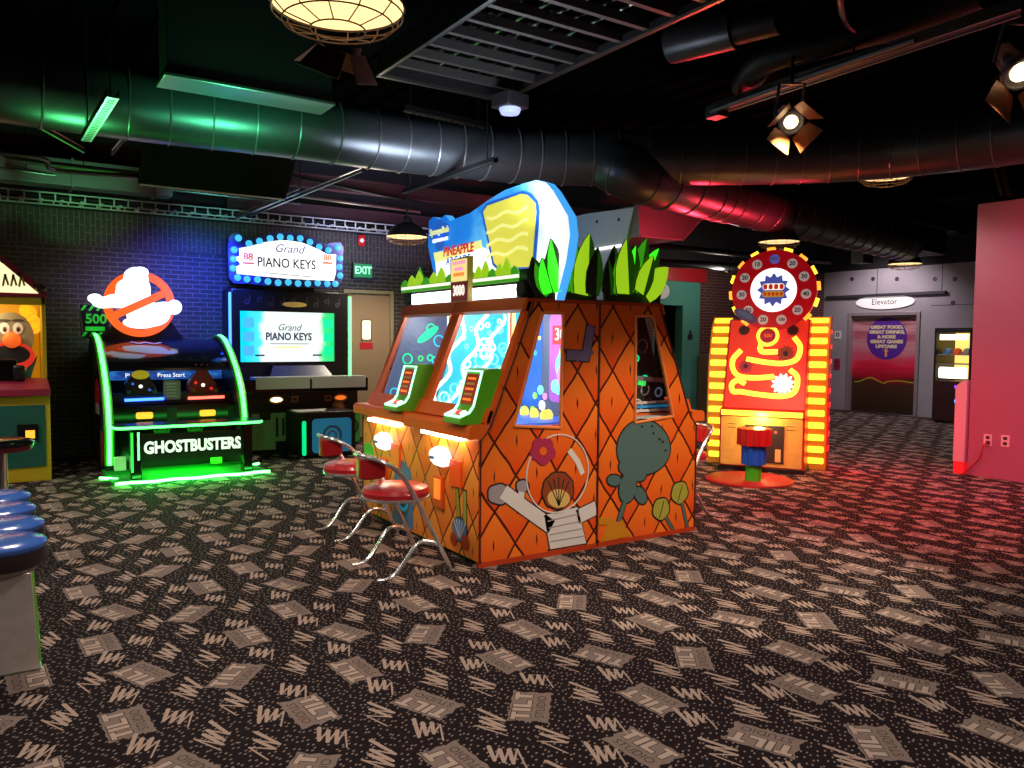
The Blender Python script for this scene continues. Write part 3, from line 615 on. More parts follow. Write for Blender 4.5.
        if si == 0:
            Mf = frame((-.004, 0, 0), (0, -1, 0), (0, 0, 1))       # a blue sea shell with two yellow fronds
            for dx in (-.03, .05): mb.stroke([(-(b0 + .2) + dx, .25), (-(b0 + .2) + dx * 1.3 - .02, .46)], .05, Mf, .003, 'figure_line'); mb.stroke([(-(b0 + .2) + dx, .25), (-(b0 + .2) + dx * 1.3 - .02, .455)], .038, Mf, .004, 'figure_olive')
            mb.disc(-(b0 + .22), .2, .1, Mf, .004, 'figure_line', ry=.085); mb.disc(-(b0 + .22), .2, .092, Mf, .005, 'figure_blue', ry=.078)
            for k in range(5): mb.stroke([(-(b0 + .22), .13), (-(b0 + .22) - .08 + .04 * k, .26)], .007, Mf, .006, 'figure_white')
            mb.disc(-(b0 + .14), .13, .05, Mf, .006, 'orange_deep'); mb.disc(-(b0 + .3), .12, .045, Mf, .006, 'orange_deep')
        else:
            Mf = frame((-.004, 0, 0), (0, -1, 0), (0, 0, 1)); cx, cz = -(b0 + .15), .3
            mb.prism([(cx - .17, .05), (cx + .17, .05), (cx + .17, .36), (cx + .13, .48), (cx, .55), (cx - .13, .48), (cx - .17, .36)], Mf, .003, 'figure_blue')
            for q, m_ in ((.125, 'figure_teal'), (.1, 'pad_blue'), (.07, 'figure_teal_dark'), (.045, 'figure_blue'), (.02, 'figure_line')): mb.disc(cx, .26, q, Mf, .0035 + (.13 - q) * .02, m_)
            mb.cut(); mb.disc(-(b0 + .72), .22, .07, Mf, .004, 'red_paint'); mb.cut(); mb.disc(-(b0 + .8), .55, .1, Mf, .004, 'green_plastic', ry=.06)
        mb.build_each('panel_art', fa)
    # header lights, score sign and leaf edging above the windows
    mb = MB(X); mb.box(.37, .55, .03, B - .03, 1.735, 1.93, 'black'); hd = mb.build('header_box', t, bev=.004)
    for b0, b1 in ((.16, .73), (1.0, 1.72)):
        mb = MB(X); M = frame((.37, 0, 0), (0, -1, 0), (0, 0, 1)); mb.rect(-(b0 + b1) / 2, 1.79, b1 - b0, .085, M, .012, 'n_white'); mb.build('light_panel', hd)
    mb = MB(X); M = frame((.35, 0, 0), (0, -1, 0), (0, 0, 1)); k = 0
    for b0, b1 in ((.1, .75), (.98, 1.88)):
        mb.prism([(-b1, 1.85), (-b0, 1.85), (-b0, 1.9), (-b1, 1.9)], M, .012, 'leaf_mid'); n = 7; mb.prism([(-b1, 1.872), (-b0, 1.872), (-b0, 1.895), (-b1, 1.895)], M, .014, 'l_cream')
        for i in range(n):
            a = -b1 + (b1 - b0) * (i + .5) / n; w = (b1 - b0) / n * .62; h = .055 + .03 * ((i * 7) % 3)
            mb.prism([(a - w, 1.9), (a + w, 1.9), (a + w * .6, 1.9 + h * .6), (a, 1.9 + h), (a - w * .6, 1.9 + h * .6)], M, .012 + .002 * (i % 2), 'leaf_lite' if i % 3 else 'leaf_mid')
    mb.build('leaf_edging', hd)
    mb = MB(X); M = frame((.33, 0, 0), (0, -1, 0), (0, 0, 1)); c0 = -.80
    mb.prism([(c0 - .125, 1.735), (c0 + .125, 1.735), (c0 + .135, 2.06), (c0 - .135, 2.05)], M, .04, 'gold'); mb.rect(c0, 1.965, .235, .16, M, .043, 'l_crystal'); mb.rect(c0, 1.81, .235, .13, M, .043, pbr('score_red', '5a0f10', .4, emit='7a1010', es=.5).name if 'score_red' not in MATS else 'score_red')
    for k, (y, w, m_) in enumerate(((2.02, .19, 'l_pink'), (1.975, .13, 'l_pink'), (1.935, .16, 'l_orange'))):
        for i in range(6): mb.rect(c0 - w / 2 + w * (i + .5) / 6, y, w / 8, .026, M, .045, m_)
    mb.text('3000', M, .1, 'l_cream', z0=.043, x=c0, y=1.815, off=.004, sx=.85); mb.build('score_sign', hd)
    mb = MB(X); M = frame((.37, 0, 0), (0, -1, 0), (0, 0, 1)); mb.disc(-.085, 1.8, .058, M, .016, 'charcoal'); mb.disc(-.085, 1.8, .04, M, .02, 'dark_grey'); mb.cut(); mb.disc(-1.81, 1.8, .05, M, .016, 'charcoal'); mb.build_each('speaker', hd)
    return t, X
cab, XF = cabinet(False)
cab2, XR = cabinet(True)
# printed sea-garden on the near half: bubble, flower, shell and pale coral
mb = MB()
for p in ([(302, 430), (440, 398), (475, 545), (328, 570)],): outlined(mb, P2(q4, p), 'figure_white')
for pts, w in (([(320, 470), (230, 405), (150, 345)], .095), ([(455, 430), (500, 408)], .1)):
    pl = P2(q4, pts); mb.stroke(pl, w + .016, FSIDE, .002, 'figure_line'); mb.stroke(pl, w, FSIDE, .003, 'figure_white')
outlined(mb, blob(q4, 118, 345, 44, 40, wob=.05), 'figure_grey'); pl = P2(q4, [(205, 385), (212, 325)]); mb.stroke(pl, .066, FSIDE, .0018, 'figure_line'); mb.stroke(pl, .05, FSIDE, .0032, 'figure_white'); outlined(mb, blob(q4, 214, 312, 24, 24, wob=.05), 'figure_grey', d=.0036)
outlined(mb, blob(q4, 360, 330, 62, 74, .2, wob=.03, k=9), 'figure_brown', d=.004); outlined(mb, blob(q4, 362, 362, 46, 38, .1), 'figure_cream', d=.005, lw=.006)
for k in range(5): pl = P2(q4, [(362, 392), (320 + 21 * k, 275 + 8 * abs(k - 2))]); mb.stroke(pl, .007, FSIDE, .006, 'figure_line')
o, e = q4(360, 260), q4(485, 260); mb.ring(o.x, o.z, e.x - o.x - .008, e.x - o.x, FSIDE, .0065, 'figure_white', n=40, ry=1.02)
mb.stroke(P2(q4, [(410, 170), (440, 210), (458, 255)]), .04, FSIDE, .004, 'figure_white')
for k in range(5): a = k * 2 * math.pi / 5 + .3; outlined(mb, blob(q4, 297 + 27 * math.cos(a), 168 + 30 * math.sin(a), 25, 27), 'figure_pink', d=.0072 + k * .0002, lw=.005, line='figure_pink')
mb.prism(blob(q4, 297, 168, 15, 17), FSIDE, .009, 'orange'); [mb.stroke(P2(q4, [(318 + 4 * k, 455 + 28 * k), (446 + 8 * k, 425 + 30 * k)]), .008, FSIDE, .0042, 'figure_grey') for k in range(4)]
mb.build('side_art', cab)
mb = MB(); pl = P2(q3, [(443, 246), (515, 250), (535, 130)]); mb.stroke(pl, .085, FSIDE, .002, 'figure_line'); mb.stroke(pl, .068, FSIDE, .004, 'pipe_mauve')
for a, b in (((475, 228), (478, 270)), ((512, 225), (545, 232))): mb.stroke(P2(q3, [a, b]), .02, FSIDE, .006, 'pipe_mauve')
mb.build('pipe_art', cab)
# the farther half: teal boulders, mustard coral and two round kelp buds
mb = MB()
outlined(mb, blob(q4, 712, 155, 108, 112, .3, wob=.02, k=3), 'figure_teal'); outlined(mb, blob(q4, 665, 250, 60, 34, .5), 'figure_teal', d=.0036)
outlined(mb, blob(q4, 645, 318, 34, 62, .15), 'figure_teal', d=.005); outlined(mb, blob(q4, 590, 288, 28, 22), 'figure_teal', d=.004); outlined(mb, blob(q4, 698, 350, 22, 36, -.4), 'figure_teal', d=.004)
for x, y in ((703, 68), (745, 66), (750, 95), (788, 130), (800, 165), (775, 120)): mb.prism(blob(q4, x, y, 5, 5, n=10), FSIDE, .005, 'figure_line')
pl = P2(q4, [(632, 380), (610, 450)]); mb.stroke(pl, .05, FSIDE, .003, 'figure_line'); mb.stroke(pl, .036, FSIDE, .004, 'figure_teal')
outlined(mb, P2(q4, [(538, 540), (560, 470), (525, 470), (525, 442), (575, 440), (600, 460), (625, 450), (632, 475), (658, 515), (625, 522)]), 'figure_mustard', d=.0045)
for (x, y), (sx, sy) in (((782, 405), (830, 488)), ((858, 338), (890, 482))):
    pl = P2(q4, [(x, y), (sx, sy)]); mb.stroke(pl, .034, FSIDE, .002, 'figure_line'); mb.stroke(pl, .022, FSIDE, .003, 'figure_teal'); outlined(mb, blob(q4, x, y, 32, 44, .2, wob=.04), 'figure_olive', d=.0045); mb.stroke(P2(q4, [(x - 8, y + 36), (x + 10, y - 30)]), .008, FSIDE, .0055, 'leaf_dark')
mb.build('side_art', cab2)
# leaf crowns standing on the top edge of each side
def qc(x, y): return atv(530 + .1693 * x, 190 + .1693 * y, AZ)
def leaf(mb, tip, base, w, m, z0):
    w *= 1.3; t, b = Vector(P2(qc, [tip])[0]), Vector(P2(qc, [base])[0]); ww = (qc(base[0] + w, base[1]) - qc(*base)).x / 2
    ax = t - b; nn = Vector((ax.y, -ax.x)).normalized() * ww; L_, R_ = [], []
    for f, k in ((0, .75), (.2, .95), (.45, 1.), (.7, .72), (.88, .35)): L_.append(tuple(b + ax * f - nn * k)); R_.append(tuple(b + ax * f + nn * k))
    poly = L_ + [tuple(t)] + R_[::-1]
    mb.prism(poly, FSIDE, .012, m, 'leaf_dark', z0)
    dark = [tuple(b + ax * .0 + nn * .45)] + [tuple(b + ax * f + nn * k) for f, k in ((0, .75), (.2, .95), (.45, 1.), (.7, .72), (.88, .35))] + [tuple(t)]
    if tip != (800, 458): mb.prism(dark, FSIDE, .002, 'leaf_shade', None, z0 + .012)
def band(mb, x0, x1, zt):
    mb.prism([(x0, 1.735), (x1, 1.735), (x1, zt), (x0, zt)], FSIDE, .02, 'leaf_dark', None, -.02)
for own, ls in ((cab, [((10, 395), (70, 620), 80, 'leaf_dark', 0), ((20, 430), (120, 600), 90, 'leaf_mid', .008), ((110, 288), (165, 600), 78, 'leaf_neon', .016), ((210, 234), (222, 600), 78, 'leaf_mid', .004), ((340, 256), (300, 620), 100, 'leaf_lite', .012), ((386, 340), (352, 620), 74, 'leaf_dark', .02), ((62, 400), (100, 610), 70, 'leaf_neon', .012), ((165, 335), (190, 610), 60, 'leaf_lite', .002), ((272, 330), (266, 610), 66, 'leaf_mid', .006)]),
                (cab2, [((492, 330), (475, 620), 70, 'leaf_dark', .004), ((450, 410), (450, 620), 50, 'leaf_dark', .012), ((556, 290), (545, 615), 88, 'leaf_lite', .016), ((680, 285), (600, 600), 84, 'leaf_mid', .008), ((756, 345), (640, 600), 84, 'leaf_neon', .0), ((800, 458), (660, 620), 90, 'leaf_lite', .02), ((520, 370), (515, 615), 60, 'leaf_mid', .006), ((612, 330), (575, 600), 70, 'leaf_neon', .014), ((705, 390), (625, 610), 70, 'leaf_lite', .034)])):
    mb = MB(); u0, u1 = (2.99, 3.50) if own is cab else (3.57, 4.07); band(mb, u0, u1, 1.85)
    for k in range(7): c = u0 + .04 + (u1 - u0 - .08) * k / 6; h = .12 + .07 * (k * 5 % 3); mb.prism([(c - .06, 1.8), (c + .06, 1.8), (c + .045, 1.85 + h * .5), (c + .02 * (k % 3 - 1), 1.85 + h), (c - .045, 1.85 + h * .5)], FSIDE, .004, 'leaf_shade' if k % 2 else 'leaf_dark', None, -.012 + .0005 * k)
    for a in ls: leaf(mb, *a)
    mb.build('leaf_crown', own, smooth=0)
for own, sgn in ((cab, 1), (cab2, -1)):                       # the same crown on the far side
    mb = MB(); rr = random.Random(3); M = frame((0, 6.17, 0), (-1, 0, 0), (0, 0, 1))
    u0, u1 = (2.99, 3.50) if sgn > 0 else (3.57, 4.07); mb.prism([(-u1, 1.735), (-u0, 1.735), (-u0, 1.85), (-u1, 1.85)], M, .02, 'leaf_dark', None, -.02)
    for k in range(6):
        c = -u0 - (u1 - u0) * (k + .5) / 6; h = rr.uniform(.2, .42); dx = rr.uniform(-.1, .1)
        mb.prism([(c - .05, 1.8), (c + .05, 1.8), (c + .055 + dx * .4, 1.8 + h * .5), (c + dx, 1.8 + h), (c - .055 + dx * .4, 1.8 + h * .5)], M, .012, ('leaf_dark', 'leaf_mid', 'leaf_lite')[k % 3], None, .004 * k)
    mb.build('leaf_crown', own, smooth=0)
# lit billboard over the near half
UB = 3.15
FBB = frame((UB, 0, 0), (0, -1, 0), (0, 0, 1))
def bb(pts): return [(-atu(x, y, UB).y, atu(x, y, UB).z) for x, y in pts]
g = N('billboard_print'); x, y, z = g.coord()
nz = g.noise(g.comb(g.ma('MULTIPLY', x, 1.), g.ma('MULTIPLY', y, 1.4), g.ma('MULTIPLY', z, 2.2)), 2.3, 2)
f = g.ma('ADD', g.ma('MULTIPLY', g.ma('SUBTRACT', y, -.75), .36), g.ma('MULTIPLY', g.ma('SUBTRACT', z, 2.0), .42)); f = g.ma('ADD', f, g.ma('MULTIPLY', g.ma('SUBTRACT', nz, .5), .55))
colr = g.ramp(f, [(0., (1, 1, 1)), (.16, (.8, .95, 1.)), (.3, (.12, .55, .98)), (.5, (.015, .24, .82)), (.85, (.005, .1, .55))])
g.out(colr, .4, emit=colr, es=.95)
mb = MB(); out = [(437, 300), (433, 270), (428, 246), (429, 221), (433, 217), (440, 219), (445, 215), (450, 221), (470, 213), (490, 199), (505, 190), (522, 184), (536, 180), (546, 183), (553, 191), (562, 206), (568, 216), (570, 235), (566, 262), (556, 300)]
mb.prism(bb(out), FBB, .07, 'billboard_print', 'l_sky', -.07); bbp = mb.build('billboard', cab, smooth=0)
glow('b_white', (1, 1, 1), 1.3); glow('b_yellow', (.82, .78, .1), .85); glow('b_yellow2', (.9, .9, .3), .95); glow('b_blue', (.02, .12, .55), .8); glow('b_red', (.6, .05, .04), .8); glow('b_olive', (.3, .34, .03), .6)
mb = MB(); mb.prism(bb([(440, 300), (437, 282), (436, 262), (446, 254), (482, 247), (530, 266), (560, 240), (556, 300)]), FBB, .004, 'b_white'); mb.prism(bb([(536, 193), (545, 190), (556, 215), (560, 240), (552, 262), (546, 240), (543, 215)]), FBB, .0035, 'b_white')
mb.prism(bb([(434, 253), (452, 249), (481, 240), (482, 248), (452, 258), (436, 263)]), FBB, .006, 'b_yellow2'); mb.build('backlit_print', bbp, smooth=0)
mb = MB(); pa = [(484, 212), (488, 206), (522, 194), (528, 195), (536, 203), (537, 212), (533, 262), (529, 267), (500, 268), (495, 263)]
mb.prism(bb([(482, 212), (487, 203), (523, 191), (531, 193), (539, 202), (540, 212), (536, 264), (531, 270), (499, 271), (493, 265)]), FBB, .006, 'b_blue'); mb.prism(bb(pa), FBB, .008, 'b_yellow')
for k in range(4): mb.stroke(bb([(488 + i * 5, 218 + k * 13 - i * 1.2 + 2.2 * math.sin(i * 1.3 + k)) for i in range(9)]), .022, FBB, .0095, 'b_yellow2')
mb.build('yellow_panel', bbp, smooth=0)
def bt(mb, s, px, py, size, m, rise=0., **k):
    c = atu(px, py, UB); d = atu(px + 20, py - rise * 20, UB) - c; a = math.atan2(d.z, -d.y) if rise else 0.
    mb.text(s, frame((UB, c.y, c.z), (0, -math.cos(a), math.sin(a)), (0, math.sin(a), math.cos(a))), size, m, z0=.008, **k)
mb = MB(); c = atu(440, 234, UB)
for dx, dz, q in ((0, .03, .085), (-.1, .0, .06), (.1, .02, .065), (0, -.06, .08)): mb.disc(-c.y + dx, c.z + dz, q, FBB, .006, 'b_blue')
bt(mb, 'SpongeBob', 440, 231, .075, 'b_yellow2', off=.002); bt(mb, 'SQUAREPANTS', 441, 240, .04, 'b_white', off=.001)
bt(mb, 'PINEAPPLE', 459, 250, .105, 'b_red', off=.004, sp=1.0); bt(mb, 'ARCADE', 459, 260, .085, 'b_blue', off=.002, sp=1.3)
mb.build('lettering', bbp)
mb = MB(); mb.box(UB - .0 - 0, UB + .12, 4.6, 5.9, 1.735, 1.95, 'black'); mb.build('billboard_foot', cab)
# plain backs of the farther half's billboard
UR = 3.93
FRB = frame((UR, 0, 0), (0, -1, 0), (0, 0, 1))
def rb(pts): return [(-atu(x, y, UR).y, atu(x, y, UR).z) for x, y in pts]
mb = MB(); mb.prism(rb([(556, 300), (556, 222), (590, 214), (637, 208), (628, 246), (622, 300)]), FRB, .03, 'grey_board'); br = mb.build('billboard', cab2, smooth=0)
mb = MB(); mb.stroke(rb([(586, 252), (624, 246)]), .02, FRB, .012, 'l_white', .03); 
for p in ((600, 222), (622, 220)): c = atu(*p, UR); mb.disc(-c.y, c.z, .012, FRB, .004, 'charcoal', z0=.03, n=10)
mb.build('rear_seam', br)
# ------------------------------------------------------------------ chrome stools at the cabinets
pbr('red_back', 'a3141c', .35)
def stool(loc, rz, lab, grp):
    t = thing('arcade_stool', lab, 'stool', loc, grp, local=True, rz=rz)
    half = [(.265, -.235, .012), (.235, -.232, .09), (.05, -.215, .46), (-.06, -.208, .64), (-.15, -.185, .715), (-.215, -.12, .745), (-.24, 0, .75)]
    path = smooth_path(half + [(x, -y, z) for x, y, z in half[-2::-1]], 5)
    mb = MB(); mb.tube(path, .0145, 'chrome', 10); mb.build('tube_frame', t)
    for s in (-1, 1):
        mb = MB(); mb.tube(smooth_path([(.195, s * .226, .18), (.12, s * .222, .215), (.04, s * .216, .205), (-.05, s * .208, .09), (-.11, s * .203, .03), (-.16, s * .2, .0135), (-.215, s * .197, .0135)], 4), .0135, 'chrome', 10); mb.build('leg', t)
    mb = MB(); mb.lathe([(0, .475), (.19, .475), (.208, .487), (.212, .51), (.2, .535), (.16, .548), (0, .552)], 'red_vinyl', n=36); mb.build('seat', t)
    mb = MB(); mb.lathe([(0, .462), (.2, .462), (.214, .468), (.214, .482), (.2, .486), (0, .486)], 'chrome', n=36); mb.tube([(.045, -.214, .47), (.02, -.17, .468), (.02, .17, .468), (.045, .214, .47)], .009, 'chrome', 8); mb.build('seat_ring', t)
    mb = MB(); n = 10; pts = []
    for i in range(n + 1):
        a = math.radians(-62 + 124 * i / n); pts.append((-.06 - .165 * math.cos(a), .165 * math.sin(a) * 1.05))
    v = []; f = []
    for i, (x, y) in enumerate(pts):
        a = math.radians(-62 + 124 * i / n); nx, ny = -math.cos(a), math.sin(a); e = .02 * min(1, 1.2 * math.sin(math.pi * i / n) + .45)
        zt, zb = .73, .60 + .03 * abs(i / n * 2 - 1) ** 2
        v += [(x + nx * e, y + ny * e, zb), (x + nx * e, y + ny * e, zt), (x - nx * e, y - ny * e, zt), (x - nx * e, y - ny * e, zb)]
    for i in range(n):
        for j in range(4): f.append((4 * i + j, 4 * i + (j + 1) % 4, 4 * i + 4 + (j + 1) % 4, 4 * i + 4 + j))
    f += [(3, 2, 1, 0), (4 * n, 4 * n + 1, 4 * n + 2, 4 * n + 3)]
    mb.add(v, f, 'red_back'); mb.build('backrest', t, bev=.01)
    return t
SG = 'red chrome stools around the orange cabinets'
st0 = stool((2.10, 4.52, 0), 0, 'red-seated chrome stool by the near corner of the orange cabinet, facing the closer play station', SG)
st1 = clone(st0); st1.location = (2.22, 5.54, 0); st1['label'] = 'red-seated chrome stool at the play station closer to the piano game'
st2 = clone(st0); st2.location = (4.84, 4.75, 0); st2.rotation_euler = (0, 0, math.pi); st2['label'] = 'chrome stool mostly hidden behind the far corner of the orange cabinets'
# ------------------------------------------------------------------ shooting game with the green neon arches
GU0, GU1 = .96, 2.42
t = thing('arcade_cabinet', 'black shooting game with green neon arches, a lit bench console and a round orange-and-white emblem', 'arcade game', (1.69, 9.9, 0))
PR = [(10.78, 1.34), (10.62, 1.42), (10.42, 1.462), (10.22, 1.452), (10.0, 1.38), (9.72, 1.21), (9.46, 1.0), (9.28, .76), (9.2, .52), (9.19, .3), (9.22, .1)]
pbr('side_print', '2a3038', .35, noise=.6, nscale=4)
for k, u in enumerate((GU0, GU1 - .07)):
    mb = MB(); mb.prism([(y, z) for y, z in PR] + [(10.78, .1)], frame((u, 0, 0), (0, 1, 0), (0, 0, 1)), .07, 'side_print', 'black'); sp = mb.build('side_panel', t)
    mb = MB(); uu = u + .035; mb.tube(smooth_path([(uu, y - .02, z + .012) for y, z in PR], 4), .021, 'n_green', 8); mb.build('neon_tube', sp)
    mb = MB(); mb.tube(smooth_path([(uu + .03, y - .0, z + .005) for y, z in PR[1:]], 3), .02, 'green_plastic', 6); mb.tube(smooth_path([(uu - .03, y - .0, z + .005) for y, z in PR[1:]], 3), .02, 'green_plastic', 6); mb.build('edge_trim', sp)
mb = MB(); mb.disc(10.2, .72, .26, frame((GU0, 0, 0), (0, -1, 0), (0, 0, 1)) @ Matrix.Diagonal((-1, 1, -1, 1)), .004, 'figure_blue') if False else None
# print on the outer side panel: a dark oval with a red and blue patch
Mw = frame((GU0, 0, 0), (0, -1, 0), (0, 0, 1)); mb.disc(-9.85, .68, .3, Mw, .004, 'black_gloss', ry=.42); mb.disc(-9.85, .8, .2, Mw, .006, 'red_paint', ry=.2); mb.rect(-9.85, .66, .34, .12, Mw, .007, 'figure_grey'); mb.disc(-9.55, .25, .14, Mw, .005, 'figure_brown', ry=.2); mb.build('side_print', t)
mb = MB(); mb.box(GU0 + .07, GU1 - .07, 10.72, 10.78, .1, 1.42, 'black'); mb.box(GU0 + .02, GU1 - .02, 9.4, 10.78, 0.0, .1, 'black'); mb.box(GU0 + .07, GU1 - .07, 9.42, 10.7, .1, .7, 'black_gloss'); mb.build('carcass', t)
mb = MB(); pts = [(10.78, 1.405), (10.5, 1.44), (10.28, 1.43), (10.0, 1.35), (9.72, 1.19), (9.62, 1.11)]; low = [(y, z - .03) for y, z in pts]
mb.prism(pts + low[::-1], frame((GU0 + .07, 0, 0), (0, 1, 0), (0, 0, 1)), GU1 - GU0 - .14, pbr('hood', '16131a', .12, coat=.5).name); mb.build('hood', t)
Mh = frame((0, 10.0, 1.352), (1, 0, 0), (0, .95, .3)); mb = MB()
mb.stroke([(1.35, .15), (1.42, .09), (1.5, .14), (1.58, .08), (1.66, .13)], .03, Mh, .004, 'figure_white', z0=.0); mb.build('hood_decal', t)
# monitor
g = N('ghost_screen'); x, y, z = g.coord(); nz = g.noise(g.comb(x, g.ma('MULTIPLY', z, 2.)), 5, 3); g.out(hexc('060a18'), .3, emit=g.ramp(nz, [(.3, (.0, .01, .06)), (.5, (.015, .06, .28)), (.62, (.02, .2, .5)), (.75, (.1, .5, .75))]), es=1.2)
SV = 10.05; mb = MB(); p0, p1, p2 = atv(104, 374, SV), atv(236, 372, SV), atv(200, 352, SV); M = FS(0, SV, 0)
mb.box(GU0 + .08, GU1 - .08, SV, SV + .05, .96, 1.36, 'ghost_screen'); 
a = atv(101, 372, SV - .02); mb.text('Player', M, .07, 'l_white', z0=.004, x=1.35, y=1.01); mb.text('Press Start', M, .07, 'l_white', z0=.004, x=1.76, y=1.01)
mb.prism([(1.06, 1.3), (1.3, 1.3), (1.2, 1.25), (1.06, 1.23)], M, .004, 'l_green'); mb.prism([(1.85, 1.3), (2.2, 1.3), (2.2, 1.22), (2.16, 1.22), (2.12, 1.27), (1.95, 1.25)], M, .004, 'l_green')
mb.stroke([(1.6, 1.3), (1.63, 1.22), (1.58, 1.18), (1.62, 1.08)], .02, M, .004, 'l_white'); mb.stroke([(1.54, 1.3), (1.57, 1.2), (1.62, 1.15), (1.6, 1.08)], .014, M, .004, 'l_aqua2'); mb.rect(2.08, 1.14, .06, .18, M, .004, 'l_sky')
mb.build('monitor', t, smooth=0)
mb = MB(); mb.box(GU0 + .07, GU1 - .07, 9.9, 10.72, .68, .72, 'black_gloss'); mb.box(GU0 + .07, GU1 - .07, 9.62, 9.98, .70, .82, 'charcoal'); mb.build('dashboard', t, bev=.008)
for u0, u1, m in ((1.2, 1.6, 'n_blue'), (1.86, 2.26, 'n_red')):
    mb = MB(); mb.tube([(u0, 9.6, .76), (u1, 9.6, .765)], .016, m, 8); mb.build('light_bar', t)
pbr('gun_blue', '10131f', .25); pbr('gun_red', '8a1414', .3)
for uc, m, acc in ((1.36, 'gun_blue', 'l_blue'), (2.02, 'gun_red', 'l_red')):
    mb = MB(); y0 = 9.72
    mb.prism([(-.16, 0), (.16, 0), (.15, .1), (.09, .2), (.05, .26), (-.05, .26), (-.1, .2), (-.15, .12)], FS(uc, y0, .82), .14, m); mb.tube([(uc - .13, y0 - .1, .88), (uc - .13, y0 - .22, .85)], .03, m, 8); mb.tube([(uc + .13, y0 - .1, .88), (uc + .13, y0 - .22, .85)], .03, m, 8)
    gn = mb.build('light_gun', t, bev=.01)
    mb = MB(); mb.disc(0, 0, .02, FS(uc, y0 - .14, .91), .012, 'l_white', n=12); mb.disc(-.08, .03, .015, FS(uc, y0 - .14, .91), .012, acc, n=12); mb.disc(.09, -.04, .015, FS(uc, y0 - .14, .91), .012, acc, n=12); mb.build('indicator', gn)
    if m == 'gun_blue': mb = MB(); mb.disc(0, 0, .09, FS(uc, y0 - .14, 1.04), .02, pbr('gun_yellow', 'c9b13a', .4, emit='c0a020', es=.4).name, ry=.05); mb.build('sight', gn)
    else: mb = MB(); [mb.tube([(uc + dx, y0 - .06, 1.04), (uc + dx * 1.3, y0 - .06, 1.15)], .012, m, 6) for dx in (-.05, 0, .05)]; mb.build('sight', gn)
mb = MB(); mb.rect(1.69, .86, .18, .22, FS(0, 9.62, 0), .012, 'figure_grey', r=.02); 
for k in range(5): mb.rect(1.68, .93 - k * .035, .11 - .02 * (k % 2), .012, FS(0, 9.62, 0), .014, 'figure_white')
mb.build('instruction_card', t)
for uc, m in ((1.37, 'n_orange'), (2.03, 'n_orange')):
    mb = MB(); mb.rect(uc, .6, .17, .07, FS(0, 9.42, 0), .02, m, r=.02); mb.build('card_reader', t); mb = MB(); mb.rect(uc + .28, .6, .1, .16, FS(0, 9.42, 0), .015, 'charcoal', r=.01); mb.build('gun_holster', t)
for uc in (1.55, 1.9):
    mb = MB(); mb.prism([(-.05, .42), (0, .5), (.05, .42), (.1, .5), (.06, .36), (-.08, .36), (-.1, .48)], FS(uc, 9.42, 0), .008, pbr('deco_green', '1f6b1a', .5).name); mb.build('green_decal', t)
# bench console
mb = MB(); y0, y1 = 8.62, 8.98; c = [(1.0, y0), (2.42, y0), (2.42, y1), (1.0, y1)]
mb.rect(1.71, 8.8, 1.46, .36, FZ(0, 0, .525), .045, pbr('bench_top', '12301a', .25).name, r=.1); be = mb.build('bench_console', t, bev=.01)
mb = MB(); pth = []
for qx, qy, a0 in ((1, 1, 0), (-1, 1, 90), (-1, -1, 180), (1, -1, 270)):
    for k in range(5): a = math.radians(a0 + 22.5 * k); pth.append((1.71 + qx * .625 + .105 * math.cos(a), 8.8 + qy * .08 + .105 * math.sin(a), .55))
mb.tube(pth, .013, 'n_green', 8, True); mb.build('neon_edge', be)
for u in (1.18, 2.28):
    mb = MB(); mb.box(u - .05, u + .05, 8.66, 8.78, .0, .525, 'black_gloss'); mb.build('leg', be, bev=.008)
mb = MB(); mb.box(1.23, 2.23, 8.68, 8.74, .19, .47, 'black'); mb.build('apron', be)
mb = MB(); mb.text('GHOSTBUSTERS', FS(1.73, 8.68, .33), .165, pbr('white_vinyl', 'f4f4f4', .4, emit='ffffff', es=.8).name, off=.007, sx=.80); mb.text('.', FS(2.2, 8.68, .3), .1, 'white_vinyl'); mb.build('lettering', be)  # white letters brightened by emission, no lamp behind them
mb = MB(); mb.tube([(1.14, 8.655, .1), (1.14, 8.655, .5)], .012, 'n_green_soft', 6); mb.tube([(1.20, 8.655, .22), (1.20, 8.655, .5)], .009, 'n_green', 6); mb.build('neon_strip', be)
# foot plate with the rope's green light put into its colour, and the rope
mb = MB(); mb.rect(1.7, 9.05, 1.5, .95, FZ(0, 0, 0), .022, pbr('plate_green_lit', '1fa83a', .5, noise=.2, nscale=20).name, r=.04); mb.build('foot_plate', t)
mb = MB(); wv = [(.97 + 1.5 * i / 20, 8.50 + .02 * math.sin(i * 1.1), .022) for i in range(21)]; mb.tube(smooth_path(wv, 3), .014, 'n_rope', 8); mb.tube([(.88, 8.97, .02), (1.02, 8.82, .02)], .013, 'n_rope', 8); mb.tube([(2.52, 9.12, .02), (2.36, 8.98, .02)], .013, 'n_rope', 8); mb.build('light_rope', t)
mb = MB(); 
for u in (1.08, 2.05): mb.box(u - .05, u + .06, 9.1, 9.16, .06, .2, 'white' if u < 2 else 'leaf_neon'); mb.cut()
mb.build_each('floor_pod', t)
